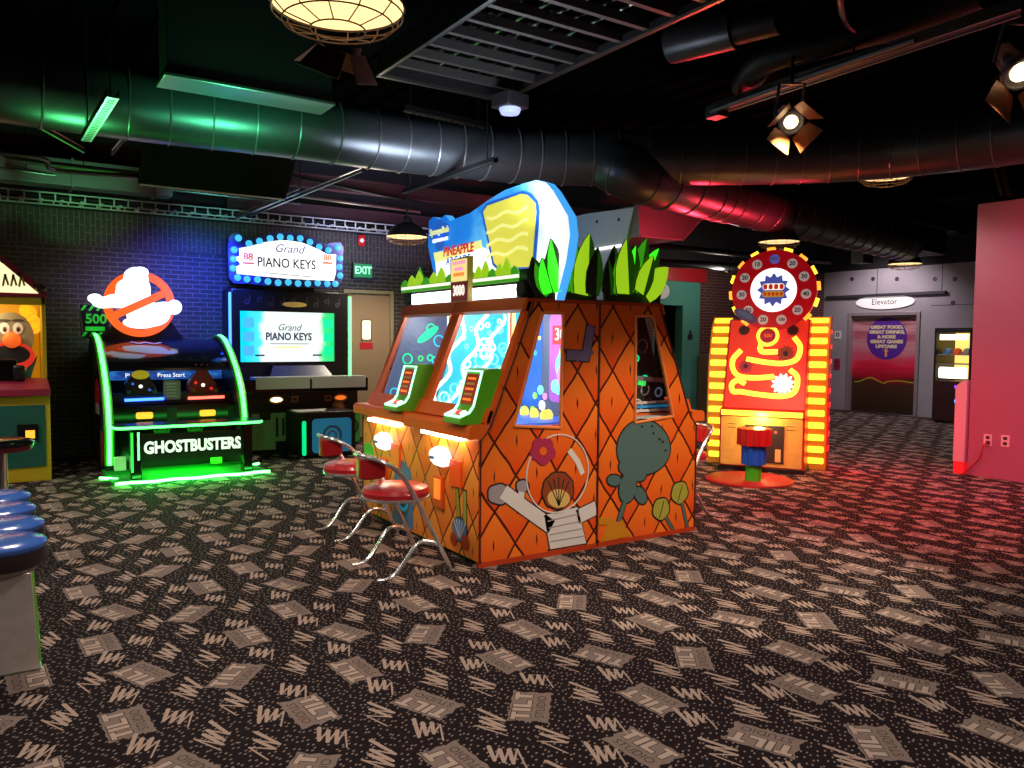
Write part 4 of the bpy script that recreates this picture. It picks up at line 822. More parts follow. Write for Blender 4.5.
# emblem: orange ring with a bar across a plain white cloud
VL = 10.3
def qg(x, y): p = atv(70 + .2051 * x, 255 + .2051 * y, VL); return (p.x, p.z)
ML = FS(0, VL, 0); c = qg(338, 240); rr = (qg(512, 240)[0] - qg(165, 240)[0]) / 2
mb = MB(); glow('emblem_orange', (1, .13, .015), 1.0); glow('emblem_white', (1, 1, 1), 1.35)
mb.ring(c[0], c[1], rr - .085, rr, ML, .06, 'emblem_orange', n=56); em = mb.build('emblem', t)
mb = MB()
for i, (x, y, rx, ry) in enumerate(((318, 120, 62, 62), (340, 85, 40, 28), (305, 190, 85, 60), (230, 225, 75, 36), (165, 232, 60, 30), (120, 212, 36, 24), (380, 290, 105, 62), (340, 330, 82, 30), (455, 262, 60, 34), (505, 255, 36, 36), (280, 165, 60, 50), (350, 170, 40, 60))):
    a = qg(x, y); b = qg(x + rx, y + ry); mb.disc(a[0], a[1], b[0] - a[0], ML, .062 + i * .0004, 'emblem_white', ry=a[1] - b[1], n=32)
mb.build('cloud', em)
a, b = qg(205, 300), qg(440, 195); mb = MB(); mb.stroke([a, b], .085, ML, .072, 'emblem_orange'); mb.build('bar', em)
mb = MB(); pp = qg(305, 410); mb.prism([qg(150, 415), qg(560, 415), qg(500, 330), qg(220, 330)], FS(0, VL + .06, 0), .03, 'black'); mb.build('emblem_bracket', t)
mb = MB(); M = FS(0, 10.4, 0); p = atv(95, 321, 10.4); q = M @ Vector((0, 0, 0))
mb.rect(p.x, p.z, .30, .36, M, .01, 'smoke_glass'); mb.rect(p.x, p.z - .19, .3, .02, M, .02, 'black'); mb.stroke([(p.x - .16, p.z + .18), (p.x - .12, p.z - .18)], .012, M, .012, 'steel'); mb.text('500', M, .15, pbr('bonus_green', '1c8a2c', .4, emit='28d040', es=.45).name, z0=.01, x=p.x + .01, y=p.z + .02, off=.004)
for k in range(4):
    for dz in (.15, -.16): mb.prism([(p.x - .15 + k * .08, p.z + dz - .03), (p.x - .12 + k * .08, p.z + dz - .03), (p.x - .08 + k * .08, p.z + dz + .03), (p.x - .11 + k * .08, p.z + dz + .03)], M, .012, 'bonus_green')
mb.rect(p.x + .0, p.z - .09, .2, .05, M, .012, 'bonus_green'); mb.build('bonus_sign', t)
# ------------------------------------------------------------------ piano game
t = thing('arcade_cabinet', 'tall black piano game with a bulb-framed marquee and a white lit screen', 'arcade game', (3.3, 10.2, 0))
PU0, PU1, PV = 2.52, 4.08, 10.3
mb = MB(); mb.box(PU0 + .1, PU1, 9.98, 10.75, .04, .8, 'black'); mb.box(PU0 + .12, PU1 - .02, 10.0, 10.75, 0., .04, 'charcoal'); mb.build('lower_cabinet', t, bev=.008)
mb = MB(); mb.box(PU0, PU1, PV, 10.75, .9, 2.08, pbr('display_black', '121116', .3, noise=.5, nscale=9).name); mb.build('display_cabinet', t, bev=.01)
rr_ = random.Random(5); mb = MB(); M = FS(0, PV, 0)
for k in range(9):
    x = PU0 + .2 + k * .15; mb.ring(x, 1.92 + .03 * math.sin(k * 2), .02, .032, M, .003, 'dark_grey', n=14); mb.stroke([(x + .03, 1.92), (x + .03, 2.0)], .01, M, .003, 'dark_grey')
mb.disc(3.33, 1.9, .16, M, .006, 'gold', ry=.035); mb.build('note_print', t)
g = N('piano_screen'); x, y, z = g.coord()
f = g.ma('ADD', g.ma('MULTIPLY', x, 1 / 1.24), .5)
w1 = g.ma('MULTIPLY', g.noise(g.vec, 7, 2), .16); ff = g.ma('ADD', f, g.ma('SUBTRACT', w1, .08))
g.out((0, 0, 0), .3, emit=g.ramp(ff, [(0, (.0, .75, .95)), (.14, (.1, .85, .95)), (.2, (.9, 1., 1.)), (.8, (.9, 1., .95)), (.86, (.05, .85, .25)), (1, (.0, .7, .2))]), es=1.1)
sx0, sx1 = 2.63, 3.87; mb = MB(); mb.box(sx0, sx1, PV - .012, PV, 1.15, 1.80, 'piano_screen'); sc = mb.build('screen', t, smooth=0)
M = FS(3.25, PV - .012, 1.475); mb = MB()
for k in range(3): mb.rect(-.52, .18 - .18 * k, .14, .13, M, .002, 'l_sky', r=.03); mb.rect(.53, .18 - .18 * k, .12, .13, M, .002, 'l_green', r=.03)
mb.stroke([(-.24, -.09), (.26, -.09)], .008, M, .003, 'charcoal'); mb.rect(-.38, -.24, .12, .02, M, .003, 'charcoal'); mb.rect(.38, -.24, .12, .02, M, .003, 'charcoal'); mb.rect(.0, -.135, .34, .022, M, .003, 'l_crystal'); mb.build('screen_graphic', sc)
pbr('ink_navy', '12204a', .5)
mb = MB(); mb.text('Grand', M, .12, 'ink_navy', z0=.003, y=.12, shear=.35, off=0.); mb.text('PIANO KEYS', M, .135, 'ink_navy', z0=.003, y=0., off=.004, sx=.82); mb.build('lettering', sc)
for u, m in ((PU0 - .015, 'n_blue'), (PU1 + .015, 'n_green')):
    mb = MB(); mb.box(u - .012, u + .012, PV - .02, PV + .02, .95, 2.03, m); mb.build('neon_tube', t)
# keyboard shelf, flaps, music rest
mb = MB(); mb.box(PU0 - .0, PU1 + .04, 9.72, PV + .02, .78, .95, 'black_gloss'); mb.build('keyboard_shelf', t, bev=.01)
for a, b in ((PU0 + .14, 3.33), (3.36, PU1 + .0)):
    mb = MB(); mb.box(a, b, 9.74, 9.98, .95, .975, 'key_white'); mb.prism([(a, .83), (b, .83), (b, .975), (a, .975)], FS(0, 9.72, 0), .012, 'key_white')
    n = int((b - a) / .06)
    for i in range(1, n): mb.box(a + (b - a) * i / n - .002, a + (b - a) * i / n + .002, 9.745, 9.96, .975, .9765, 'charcoal')
    mb.build('key_row', t)
mb = MB(); mb.prism([(2.95, 1.0), (3.75, 1.0), (3.68, 1.13), (3.0, 1.13)], frame((0, 10.18, 0), (1, 0, 0), (0, .25, .97)), .02, pbr('desk_blue', '26304e', .25).name) if False else mb.prism([(2.95, .0), (3.78, .0), (3.7, .16), (3.02, .16)], frame((0, 10.14, .96), (1, 0, 0), (0, .55, .83)), .015, pbr('desk_blue', '303a5e', .25).name); mb.build('music_rest', t)
for uc in (2.98, 3.83):
    mb = MB(); M = FS(uc, 9.98, .68); mb.disc(0, 0, .1, M, .02, 'brass', ry=.055); mb.disc(0, 0, .075, M, .025, 'n_warm' if uc < 3 else 'l_orange', ry=.03); mb.build('card_reader', t)
for uc in (3.22, 3.66):
    mb = MB(); mb.rect(uc, .68, .09, .08, FS(0, 9.98, 0), .015, 'brass'); mb.rect(uc, .68, .045, .04, FS(0, 9.98, 0), .018, 'charcoal'); mb.build('coin_button', t)
mb = MB(); M = FS(0, 9.98, 0); mb.rect(2.82, .28, .3, .46, M, .008, pbr('menu_cream', 'a8ae88', .5, noise=.25, nscale=30).name); mb.rect(3.02, .33, .16, .36, M, .009, 'menu_cream'); mb.rect(2.84, .47, .14, .09, M, .011, 'black'); mb.rect(2.99, .33, .03, .25, M, .011, 'black'); mb.rect(3.07, .33, .03, .22, M, .011, 'black'); mb.build('info_panel', t)
mb = MB(); mb.box(3.1, 3.78, 9.32, 9.98, .03, .56, 'black'); mb.box(3.14, 3.76, 9.36, 9.98, .0, .03, 'charcoal'); pd = mb.build('pedal_box', t, bev=.01)
mb = MB(); mb.prism([(3.04, 9.3), (3.36, 9.3), (3.5, 9.6), (3.04, 9.6)], FZ(0, 0, .56), .018, 'grey_board'); mb.build('shelf', pd)
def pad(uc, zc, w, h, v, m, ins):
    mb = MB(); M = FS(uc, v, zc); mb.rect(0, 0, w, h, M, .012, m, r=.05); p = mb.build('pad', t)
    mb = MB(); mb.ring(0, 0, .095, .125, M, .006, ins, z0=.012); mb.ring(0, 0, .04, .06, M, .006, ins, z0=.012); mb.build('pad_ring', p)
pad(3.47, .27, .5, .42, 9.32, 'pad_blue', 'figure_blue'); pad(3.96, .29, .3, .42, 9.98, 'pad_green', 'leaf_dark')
mb = MB(); mb.rect(3.12, .25, .05, .42, FS(0, 9.32, 0), .008, 'l_green', r=.02); mb.build('edge_light', pd)
mb = MB(); mb.disc(3.8, .55, .09, FS(0, 9.98, 0), .02, 'brass'); mb.disc(3.8, .55, .065, FS(0, 9.98, 0), .024, 'gold'); mb.build('round_badge', t)
# marquee
VM = 10.25; M = FS(0, VM, 0)
def qm(x, y): p = atv(220 + .1952 * x, 225 + .1952 * y, VM); return (p.x, p.z)
outm = [(62, 45), (95, 42), (130, 75), (185, 62), (250, 42), (300, 36), (355, 38), (410, 45), (470, 62), (530, 100), (570, 92), (615, 90), (630, 115), (625, 280), (600, 318), (540, 325), (440, 320), (340, 315), (240, 312), (140, 300), (70, 298), (45, 270), (40, 130), (42, 65)]
pbr('marquee_frame', '3c3c78', .35, noise=.15, nscale=8)
mb = MB(); mb.prism([qm(*p) for p in outm], M, .12, 'marquee_frame', 'charcoal', -.1); mq = mb.build('marquee', t, bev=.006)
inn = [(95, 120), (150, 110), (230, 88), (300, 80), (355, 80), (420, 92), (500, 125), (545, 150), (590, 152), (590, 240), (580, 285), (480, 282), (340, 275), (200, 262), (85, 250), (78, 215), (100, 205), (98, 190), (78, 180), (78, 165), (98, 160)]
mb = MB(); mb.prism([qm(*p) for p in inn], M, .006, 'n_white' if False else 'l_white', z0=.02); mb.build('lit_face', mq, smooth=0)
mb = MB()
bul = [(92, 68), (70, 128), (66, 175), (65, 222), (88, 270), (136, 278), (190, 280), (243, 290), (295, 296), (347, 294), (397, 300), (447, 300), (497, 298), (546, 302), (588, 302), (612, 260), (608, 216), (612, 172), (600, 116), (552, 130), (505, 113), (458, 88), (408, 70), (357, 68), (306, 62), (254, 70), (200, 84), (146, 96)]
for x, y in bul: p = qm(x, y); mb.lathe([(.043, 0), (.041, .014), (.03, .028), (0, .035)], 'l_bulb', M @ Matrix.Translation((p[0], p[1], .02)), 14); mb.cut()
mb.build_each('bulb', mq)
pbr('script_blue', '4a5aa8', .5, emit='3a4aa0', es=.4); pbr('ink_brown', '4a4038', .5); pbr('ink_orange', 'e06a28', .5, emit='e05a20', es=.7)
mb = MB(); p = qm(350, 125); mb.text('Grand', M, .15, 'script_blue', z0=.028, x=p[0], y=p[1], shear=.35, off=0.); p = qm(340, 200); mb.text('PIANO KEYS', M, .17, 'ink_brown', z0=.027, x=p[0], y=p[1], off=.002, sx=.82)
for x, m_ in ((142, 'ink_orange'), (548, 'ink_orange')):
    p = qm(x, 180); mb.text('88' if x < 300 else '88', M, .12, m_, z0=.027, x=p[0] - .0, y=p[1] + .04, off=.004) if x < 300 else mb.text('88', M, .11, m_, z0=.027, x=p[0], y=p[1] + .03, off=.003)
    mb.rect(p[0], p[1] - .04, .14, .025, M, .03, m_)
p0, p1 = qm(225, 245), qm(480, 268); mb.stroke([p0, p1], .008, M, .03, 'ink_brown'); mb.build('lettering', mq)
mb = MB(); mb.box(2.95, 3.6, VM + .06, VM + .14, 2.05, 2.3, 'charcoal'); mb.build('marquee_post', t)
# ------------------------------------------------------------------ clown game
CV = 9.2
t = thing('arcade_cabinet', 'yellow and teal clown game with a pointed tent roof', 'arcade game', (-.15, 9.9, 0))
CU0, CU1 = -.78, .47
mb = MB(); mb.box(CU0, CU1, CV + .01, 10.6, .0, .86, 'yellow_paint'); body = mb.build('lower_cabinet', t, bev=.006)
mb = MB(); mb.rect((CU0 + CU1) / 2, .46, CU1 - CU0 - .09, .62, FS(0, CV + .01, 0), .012, 'teal_paint'); mb.build('front_panel', body)
mb = MB(); mb.box(CU0 - .02, CU1 + .005, CV - .05, 9.75, .86, .93, 'magenta_paint'); mb.prism([(9.15, .93), (9.72, .93), (9.72, 1.02), (9.5, 1.0)], frame((CU0, 0, 0), (0, 1, 0), (0, 0, 1)), CU1 - CU0, 'magenta_paint'); mb.build('shelf', t, bev=.008)
mb = MB(); mb.rect(.27, .5, .18, .16, FS(0, CV - .002, 0), .02, 'black_gloss'); mb.rect(.29, .48, .08, .08, FS(0, CV - .002, 0), .024, 'n_orange'); mb.build('coin_door', t)
mb = MB(); mb.box(CU0, CU0 + .05, 9.62, 10.6, .93, 1.86, 'yellow_paint'); mb.box(CU1 - .04, CU1, 9.62, 10.6, .93, 1.86, 'yellow_paint'); mb.box(CU0, CU1, 9.62, 9.7, 1.78, 1.86, 'yellow_paint'); mb.box(CU0 + .05, CU1 - .04, 10.2, 10.3, .93, 1.86, pbr('cabin_yellow', 'c08a18', .4, emit='d89410', es=.45).name); mb.build('playfield_box', t, bev=.006)
mb = MB(); mb.prism([(CU0 - .03, 1.86), (CU1 + .02, 1.86), (CU1 + .02, 1.93), (-.16, 2.5), (CU0 - .03, 1.93)], FS(0, 9.6, 0), -.5, 'magenta_paint'); rf = mb.build('tent_roof', t)
mb = MB(); glow('tent_cream', (1, .9, .5), 1.1); mb.prism([(CU0 + .05, 1.9), (CU1 - .06, 1.9), (-.16, 2.44)], FS(0, 9.6, 0), .008, 'tent_cream')
for k in range(4):
    for sgn in (-1, 1): mb.disc(-.16 + sgn * (.12 + k * .14), 2.33 - k * .117, .018, FS(0, 9.6, 0), .014, 'charcoal', n=12)
for k, uu in enumerate((.1, .17, .24)): mb.stroke([(uu, 1.97), (uu + .02, 2.08)], .02, FS(0, 9.6, 0), .01, 'gold'); mb.stroke([(uu + .02, 2.08), (uu + .045, 1.98)], .02, FS(0, 9.6, 0), .01, 'gold')
mb.build('tent_sign', rf)
mb = MB(); mb.lathe([(0, -.05), (.04, -.03), (.055, 0), (.04, .03), (0, .05)], pbr('maroon_ball', '4a0f20', .3).name, Matrix.Translation((.43, 9.58, 1.95)), 16); mb.build('finial', rf)
# clown target in the playfield
VC = 9.95; M = FS(0, VC, 0)
def qk(x, y): p = atv(.3125 * x, 240 + .3125 * y, VC); return (p.x, p.z)
pbr('clown_skin', '8f8468', .5, emit='7a6a40', es=.12); glow('clown_hair', (.95, .5, .02), .6); glow('clown_nose', (1, .15, .02), .6); glow('clown_lip', (.75, .04, .02), .5)
def el(mb, x, y, rx, ry, m, d, rot=0.):
    a, b = qk(x, y), qk(x + rx, y + ry); mb.disc(a[0], a[1], b[0] - a[0], M, d, m, ry=a[1] - b[1], n=28, rot=rot)
mb = MB(); el(mb, 35, 310, 75, 78, 'clown_skin', .05); cl = mb.build('clown_target', t, bev=.006)
mb = MB()
for x, y, q in ((92, 235, 26), (108, 262, 22), (80, 225, 20), (112, 285, 16)): el(mb, x, y, q, q, 'clown_hair', .045)
mb.build('hair', cl)
mb = MB(); el(mb, 35, 372, 78, 46, 'clown_lip', .055); el(mb, 35, 366, 62, 30, 'charcoal', .058); mb.build('mouth', cl)
mb = MB()
for x in (14, 57): el(mb, x, 283, 17, 19, 'white', .056); el(mb, x + 1, 286, 7, 9, 'brass', .058); el(mb, x + 1, 287, 4, 5, 'charcoal', .06); el(mb, x, 258, 20, 5, 'ink_brown', .056); mb.cut()
mb.build_each('eye', cl)
mb = MB(); a = qk(37, 320); mb.lathe([(.085, 0), (.08, .04), (.05, .075), (0, .085)], 'clown_nose', M @ Matrix.Translation((a[0], a[1], .055)), 20); mb.build('nose', cl)
mb = MB(); mb.prism([qk(-10, 450), qk(95, 450), qk(120, 370), qk(95, 395), qk(80, 420), qk(-10, 420)], M, .04, pbr('clown_teal', '2a6a60', .5).name); mb.build('collar', cl)
mb = MB(); mb.box(-.45, .2, 9.5, 9.75, 1.0, 1.22, 'black_gloss'); mb.box(.16, .27, 9.46, 9.56, 1.0, 1.16, 'black'); mb.build('ball_trough', t, bev=.02)
lamp('cabin_fill', 'POINT', (-.1, 9.75, 1.72), (1, .85, .5), 9, .05)  # added point light, no fixture, brightens the clown face
# ------------------------------------------------------------------ round stools on the left
def round_stool(name, loc, lab, grp, top, seat_r, zt, steel=True):
    t = thing(name, lab, 'stool', loc, grp, local=True)
    mb = MB(); mb.lathe([(0, zt - .035), (seat_r * .96, zt - .035), (seat_r, zt - .022), (seat_r, zt - .012), (seat_r * .93, zt), (seat_r * .6, zt + .012), (0, zt + .014)], top, n=40); mb.build('seat', t)
    return t
st = round_stool('round_stool', (0.0, 4.1, 0), 'blue-topped round stool with its steel pedestal in full view, farthest from the clown game', 'blue round stools in a row', 'blue_vinyl', .185, .56)
mb = MB(); mb.lathe([(0, .45), (.17, .45), (.182, .47), (.182, .525), (0, .525)], 'seat_rim', n=40); mb.build('seat_rim', st)
mb = MB(); mb.lathe([(.0, .43), (.15, .43), (.15, .45), (0, .45)], 'steel', n=32)
def frus(x0, y0, z0, x1, y1, z1, m):
    v = [(-x0, -y0, z0), (x0, -y0, z0), (x0, y0, z0), (-x0, y0, z0), (-x1, -y1, z1), (x1, -y1, z1), (x1, y1, z1), (-x1, y1, z1)]
    mb.add(v, [(3, 2, 1, 0), (4, 5, 6, 7), (0, 1, 5, 4), (1, 2, 6, 5), (2, 3, 7, 6), (3, 0, 4, 7)], m)
pbr('brushed', 'd4ccc8', .32, .6, noise=.25, nscale=18)
frus(.14, .14, .0, .118, .118, .43, 'brushed'); mb.build('pedestal', st, bev=.004)
mb = MB(); mb.tube([(.116, -.09, .425), (.139, -.11, .03)], .008, 'green_plastic', 6); mb.tube([(.143, -.143, .006), (-.143, -.143, .006), (-.143, .143, .006), (.143, .143, .006)], .006, 'steel', 6, True); mb.build('reflection_and_rim', st)  # green tube stands in for a green reflection; steel tube edges the foot
for k, (u, v) in enumerate(((0.01, 4.5), (-.01, 4.91), (-.02, 5.31))):
    c = clone(st); c.location = (u, v, 0); c['label'] = ('blue-topped round stool right behind the one with the steel pedestal', 'third blue-topped round stool counted from the one with the steel pedestal', 'blue-topped round stool of the row closest to the clown game')[k]
t = round_stool('round_stool', (.03, 6.35, 0), 'tall black-topped round stool with a red rim in front of the clown game', None, 'black_gloss', .2, .75)
t['label'] = 'tall black-topped round stool with a red rim in front of the clown game'
mb = MB(); mb.lathe([(0, .68), (.17, .68), (.188, .7), (.19, .715), (0, .715)], pbr('rim_red', '6a1420', .3).name, n=36); mb.build('seat_rim', t)
mb = MB(); mb.lathe([(0, 0), (.2, 0), (.2, .015), (.05, .035), (.035, .06), (.035, .68), (0, .68)], 'steel', n=24); mb.build('pedestal', t)
# ------------------------------------------------------------------ red ticket game with the prize wheel
RC = atz(760, 472, 0); RA = math.radians(-59)
t = thing('arcade_cabinet', 'red and yellow ticket game with a round prize wheel on top', 'arcade game', (RC.x, RC.y, 0), None, local=True, rz=RA)
# local: x across, y to the back, z up; front face at y=0
glow('panel_red', (.85, .05, .02), .45, 'c02018'); glow('r_tile', (1, .62, .03), 2.4); glow('r_tile_off', (.5, .16, .01), .5); glow('r_white', (1, .95, .8), 1.5)
mb = MB(); mb.box(-.46, .46, .0, 1.2, .05, .62, 'red_paint'); mb.box(-.47, .47, .0, 1.2, .0, .05, 'black'); mb.build('base_cabinet', t, bev=.006)
mb = MB(); mb.rect(0, .34, .88, .55, frame((0, 0, 0), (1, 0, 0), (0, 0, 1)), .01, 'gold', r=.015)
for sx in (-1, 1):
    for k in range(2): mb.rect(sx * .32, .53 - k * .04, .09, .006, frame((0, 0, 0), (1, 0, 0), (0, 0, 1)), .013, 'charcoal')
fp = mb.build('front_panel', t)
M = frame((0, -.01, 0), (1, 0, 0), (0, 0, 1)); mb = MB(); mb.rect(.04, .32, .42, .42, M, .015, 'charcoal'); mb.rect(-.05, .47, .16, .07, M, .02, 'n_warm'); mb.rect(.19, .2, .06, .14, M, .02, 'figure_cream'); mb.disc(.16, .46, .015, M, .02, 'steel'); mb.build('coin_door', fp)
mb = MB(); mb.prism([(-.02, .62), (.3, .62), (.3, .7), (.06, .71), (-.02, .68)], frame((-.46, 0, 0), (0, 1, 0), (0, 0, 1)), .92, 'red_paint'); mb.box(-.44, .44, -.035, -.02, .63, .69, 'n_yellow'); mb.build('console_ledge', t, bev=.006)
lamp('console_boost', 'POINT', Matrix.Translation(RC) @ Matrix.Rotation(RA, 4, 'Z') @ Vector((0, -.12, .62)), (1, .7, .2), 12, .05)  # added unseen point light, boosts the yellow bar on the console
lamp('side_glow', 'POINT', Matrix.Translation(RC) @ Matrix.Rotation(RA, 4, 'Z') @ Vector((.95, .5, .5)), (1, .04, .04), 14, .1)
lamp('side_glow', 'POINT', Matrix.Translation(RC) @ Matrix.Rotation(RA, 4, 'Z') @ Vector((.1, -.5, .35)), (1, .05, .04), 5, .1)
# sloping playfield
MP = frame((0, .08, .7), (1, 0, 0), (0, .3, .954)); PH = 1.06
mb = MB(); mb.rect(0, PH / 2, .86, PH, MP, .04, 'panel_red', z0=-.04); pf = mb.build('playfield', t)
mb = MB()
def S2(pts, w=.055, m='n_yellow'): mb.stroke([(p.x, p.y) for p in smooth_path([(x, y, 0) for x, y in pts], 6)], w, MP, .02, m)
S2([(-.07, .77), (-.07, .70), (-.02, .675), (.1, .68)]); S2([(.3, .84), (.36, .74), (.33, .6), (.2, .545), (.02, .55), (-.2, .585)]); S2([(-.3, .68), (-.37, .58), (-.36, .46), (-.28, .38), (-.1, .365), (.08, .385)])
S2([(.28, .46), (.35, .38), (.33, .22), (.2, .16), (-.05, .17), (-.25, .195), (-.34, .2), (-.36, .28), (-.3, .33), (-.23, .3)]); mb.ring(0, .87, .09, .125, MP, .022, 'n_yellow'); mb.build('light_track', pf)
mb = MB(); mb.disc(0, .87, .09, MP, .012, 'figure_pink'); mb.text('500', MP, .06, 'clown_nose', z0=.012, y=.87); mb.build('bonus_disc', pf)
mb = MB()
for x, y, q, m in ((-.27, .94, .07, 'maroon'), (.27, .94, .07, 'maroon'), (.21, .66, .1, 'figure_brown'), (-.22, .5, .085, 'figure_pink'), (.2, .3, .13, 'r_white')):
    pts = []
    for k in range(24): a = math.pi * k / 12; r_ = q * (1 if k % 2 else .72); pts.append((x + r_ * math.cos(a), y + r_ * math.sin(a)))
    mb.prism(pts, MP, .014 if m != 'r_white' else .02, m); mb.disc(x, y, q * .3, MP, .024, 'charcoal' if m != 'r_white' else 'l_cream', n=12)
    if m == 'r_white':
        for k in range(12): a = k * math.pi / 6; mb.rect(x + .1 * math.cos(a), y + .1 * math.sin(a), .018, .018, MP, .026, 'figure_grey')
    mb.cut()
mb.build_each('target', pf)
mb = MB(); mb.prism([(.05, .62), (.95, .62), (.95, 1.72), (.42, 1.72)], frame((.43, 0, 0), (0, 1, 0), (0, 0, 1)), .02, 'red_paint'); mb.prism([(.05, .62), (.95, .62), (.95, 1.72), (.42, 1.72)], frame((-.45, 0, 0), (0, 1, 0), (0, 0, 1)), .02, 'red_paint'); mb.box(-.45, .45, .93, .96, .6, 1.72, 'red_paint'); mb.box(-.43, .43, .40, .95, 1.70, 1.73, 'red_paint'); mb.build('side_panel', t)
# the two light towers, curved back at the top
for sx in (-1, 1):
    mb = MB(); x0 = .52 if sx > 0 else -.565
    prof = [(.5, .0), (.44, .25), (.42, .6), (.44, 1.0), (.48, 1.3), (.54, 1.5), (.62, 1.66), (.74, 1.76), (.95, 1.76), (.95, 0.)]
    mb.prism(prof, frame((x0 - .13, 0, 0), (0, 1, 0), (0, 0, 1)), .26, 'red_paint', 'r_tile_off'); tw = mb.build('light_tower', t)
    mb = MB(); zs = [(.5, .06), (.44, .25), (.42, .6), (.44, 1.0), (.48, 1.3), (.54, 1.5), (.62, 1.66), (.74, 1.765)]
    path = smooth_path([(0, y, z) for y, z in zs], 12); acc = 0.; s_ = [0.]
    for i in range(1, len(path)): s_.append(s_[-1] + (path[i] - path[i - 1]).length)
    def at_s(q):
        for i in range(1, len(path)):
            if s_[i] >= q: f = (q - s_[i - 1]) / (s_[i] - s_[i - 1]); return path[i - 1].lerp(path[i], f)
        return path[-1]
    n = 13; step = s_[-1] / n
    for k in range(n):
        a, b = at_s(step * (k + .12)), at_s(step * (k + .62)); tv = (b - a).normalized(); Mt = frame((x0, (a.y + b.y) / 2, (a.z + b.z) / 2), (1, 0, 0), (0, tv.y, tv.z))
        mb.rect(0, 0, .215, (b - a).length, Mt, .016, 'r_tile', r=.012); mb.cut()
    mb.build_each('light_tile', tw)
    mb = MB(); xo = x0 + sx * .132
    for k in range(9): mb.box(min(xo, xo + sx * .008), max(xo, xo + sx * .008), .6 + .02 * math.sin(k), .85, .2 + k * .17, .25 + k * .17, 'l_red'); mb.cut()
    mb.build_each('side_light', tw)
# prize wheel
MWH = frame((.04, .5, 2.05), (1, 0, 0), (0, .12, .993)); mb = MB(); mb.disc(0, 0, .47, MWH, .1, pbr('wheel_red', 'b0101c', .3, emit='c00c18', es=.35).name, 'red_paint', n=60) if False else mb.disc(0, 0, .47, MWH, .1, pbr('wheel_red', 'b0101c', .3, emit='c00c18', es=.35).name, n=60); wh = mb.build('prize_wheel', t, bev=.008)
mb = MB(); glow('disc_lit', (.42, .34, .32), .6); mb.disc(0, 0, .255, MWH, .012, 'l_white', z0=.1, n=48); pts = []
for k in range(24): a = math.pi / 2 + math.pi * k / 12; r_ = .2 if k % 2 == 0 else .15; pts.append((r_ * math.cos(a) * .92, r_ * math.sin(a)))
pbr('star_blue', '5a6ac0', .4, emit='5060c0', es=.5); pbr('star_red', 'd0402c', .4, emit='d03018', es=.5); pbr('star_gold', 'd0a030', .4, emit='d0a020', es=.5)
mb.prism(pts, MWH, .004, 'star_blue', z0=.112); mb.rect(0, .035, .24, .075, MWH, .007, 'l_cream', z0=.112, r=.03); mb.rect(0, -.05, .24, .07, MWH, .007, 'star_gold', z0=.112, r=.03)
for k in range(4): mb.rect(-.09 + k * .06, .035, .045, .06, MWH, .009, 'star_red', z0=.112, r=.015)
for k in range(5): mb.rect(-.09 + k * .045, -.05, .03, .04, MWH, .009, 'star_red', z0=.112, r=.01)
mb.build('hub_face', wh)
mb = MB()
for k, s in enumerate(('BIG', '20', '30', '40', '20', '100', '20', '50', '30', '20', '10')):
    a = math.pi / 2 - k * 2 * math.pi / 11; x, y = .36 * math.cos(a), .36 * math.sin(a); mb.disc(x, y, .056, MWH, .006, 'disc_lit' if k else 'star_blue', z0=.1, n=24); mb.text(s, MWH, .068 if len(s) < 3 else .05, 'charcoal' if k else 'figure_white', z0=.106, x=x, y=y, off=.002); mb.cut()
mb.build_each('number_disc', wh)
mb = MB()
for k in range(16):
    a = 2 * math.pi * k / 16 + .1
    if -2.2 < a - 2 * math.pi < -1.0 or 4.1 < a < 5.3: continue
    Mb = MWH @ Matrix.Translation((.475 * math.cos(a), .475 * math.sin(a), .05)) @ Matrix.Rotation(a, 4, 'Z'); mb.box(-.012, .03, -.045, .045, -.03, .04, 'n_yellow' if k % 2 else 'n_orange', Mb); mb.cut()
mb.build_each('rim_bulb', wh)
mb = MB(); MS_ = MWH; mb.disc(-.3, -.3, .15, MS_, .004, pbr('sticker', '6a4a90', .35).name, z0=.107, ry=.06, rot=-.5); mb.disc(-.3, -.29, .1, MS_, .006, 'figure_blue', z0=.107, ry=.03, rot=-.5); mb.build('sticker', wh)
mb = MB(); mb.box(-.2, .2, .52, .8, 1.72, 2.2, 'red_paint'); mb.rect(-.3, 1.74, .22, .05, frame((0, .42, 0), (1, 0, 0), (0, 0, 1)), .02, 'charcoal'); mb.build('wheel_post', t)
# round glowing foot plate belongs to the toy-gear stool
SC = atz(753, 483, 0)
t = thing('gear_stool', 'stool stacked from red, blue and green gear-shaped blocks before the red game', 'stool', (SC.x, SC.y, 0), None, local=True)
def gear(r, z0, z1, m, n=12):
    pts = []
    for k in range(n * 4): a = 2 * math.pi * k / (n * 4); q = r if (k // 2) % 2 else r * .88; pts.append((q * math.cos(a), q * math.sin(a)))
    mb = MB(); mb.prism(pts, FZ(0, 0, z0), z1 - z0, m); return mb
gear(.175, .40, .57, 'red_plastic').build('seat', t, bev=.006); gear(.125, .20, .40, 'blue_plastic', 10).build('middle_block', t, bev=.006); gear(.082, .03, .20, 'lime_plastic', 8).build('pedestal', t, bev=.006)
pbr('plate_red', '9a1c20', .45)
mb = MB(); mb.lathe([(0, 0), (.45, 0), (.45, .016), (.42, .03), (0, .03)], 'plate_red', Matrix.Translation((.08, .12, 0)), n=48); mb.build('foot_plate', t)
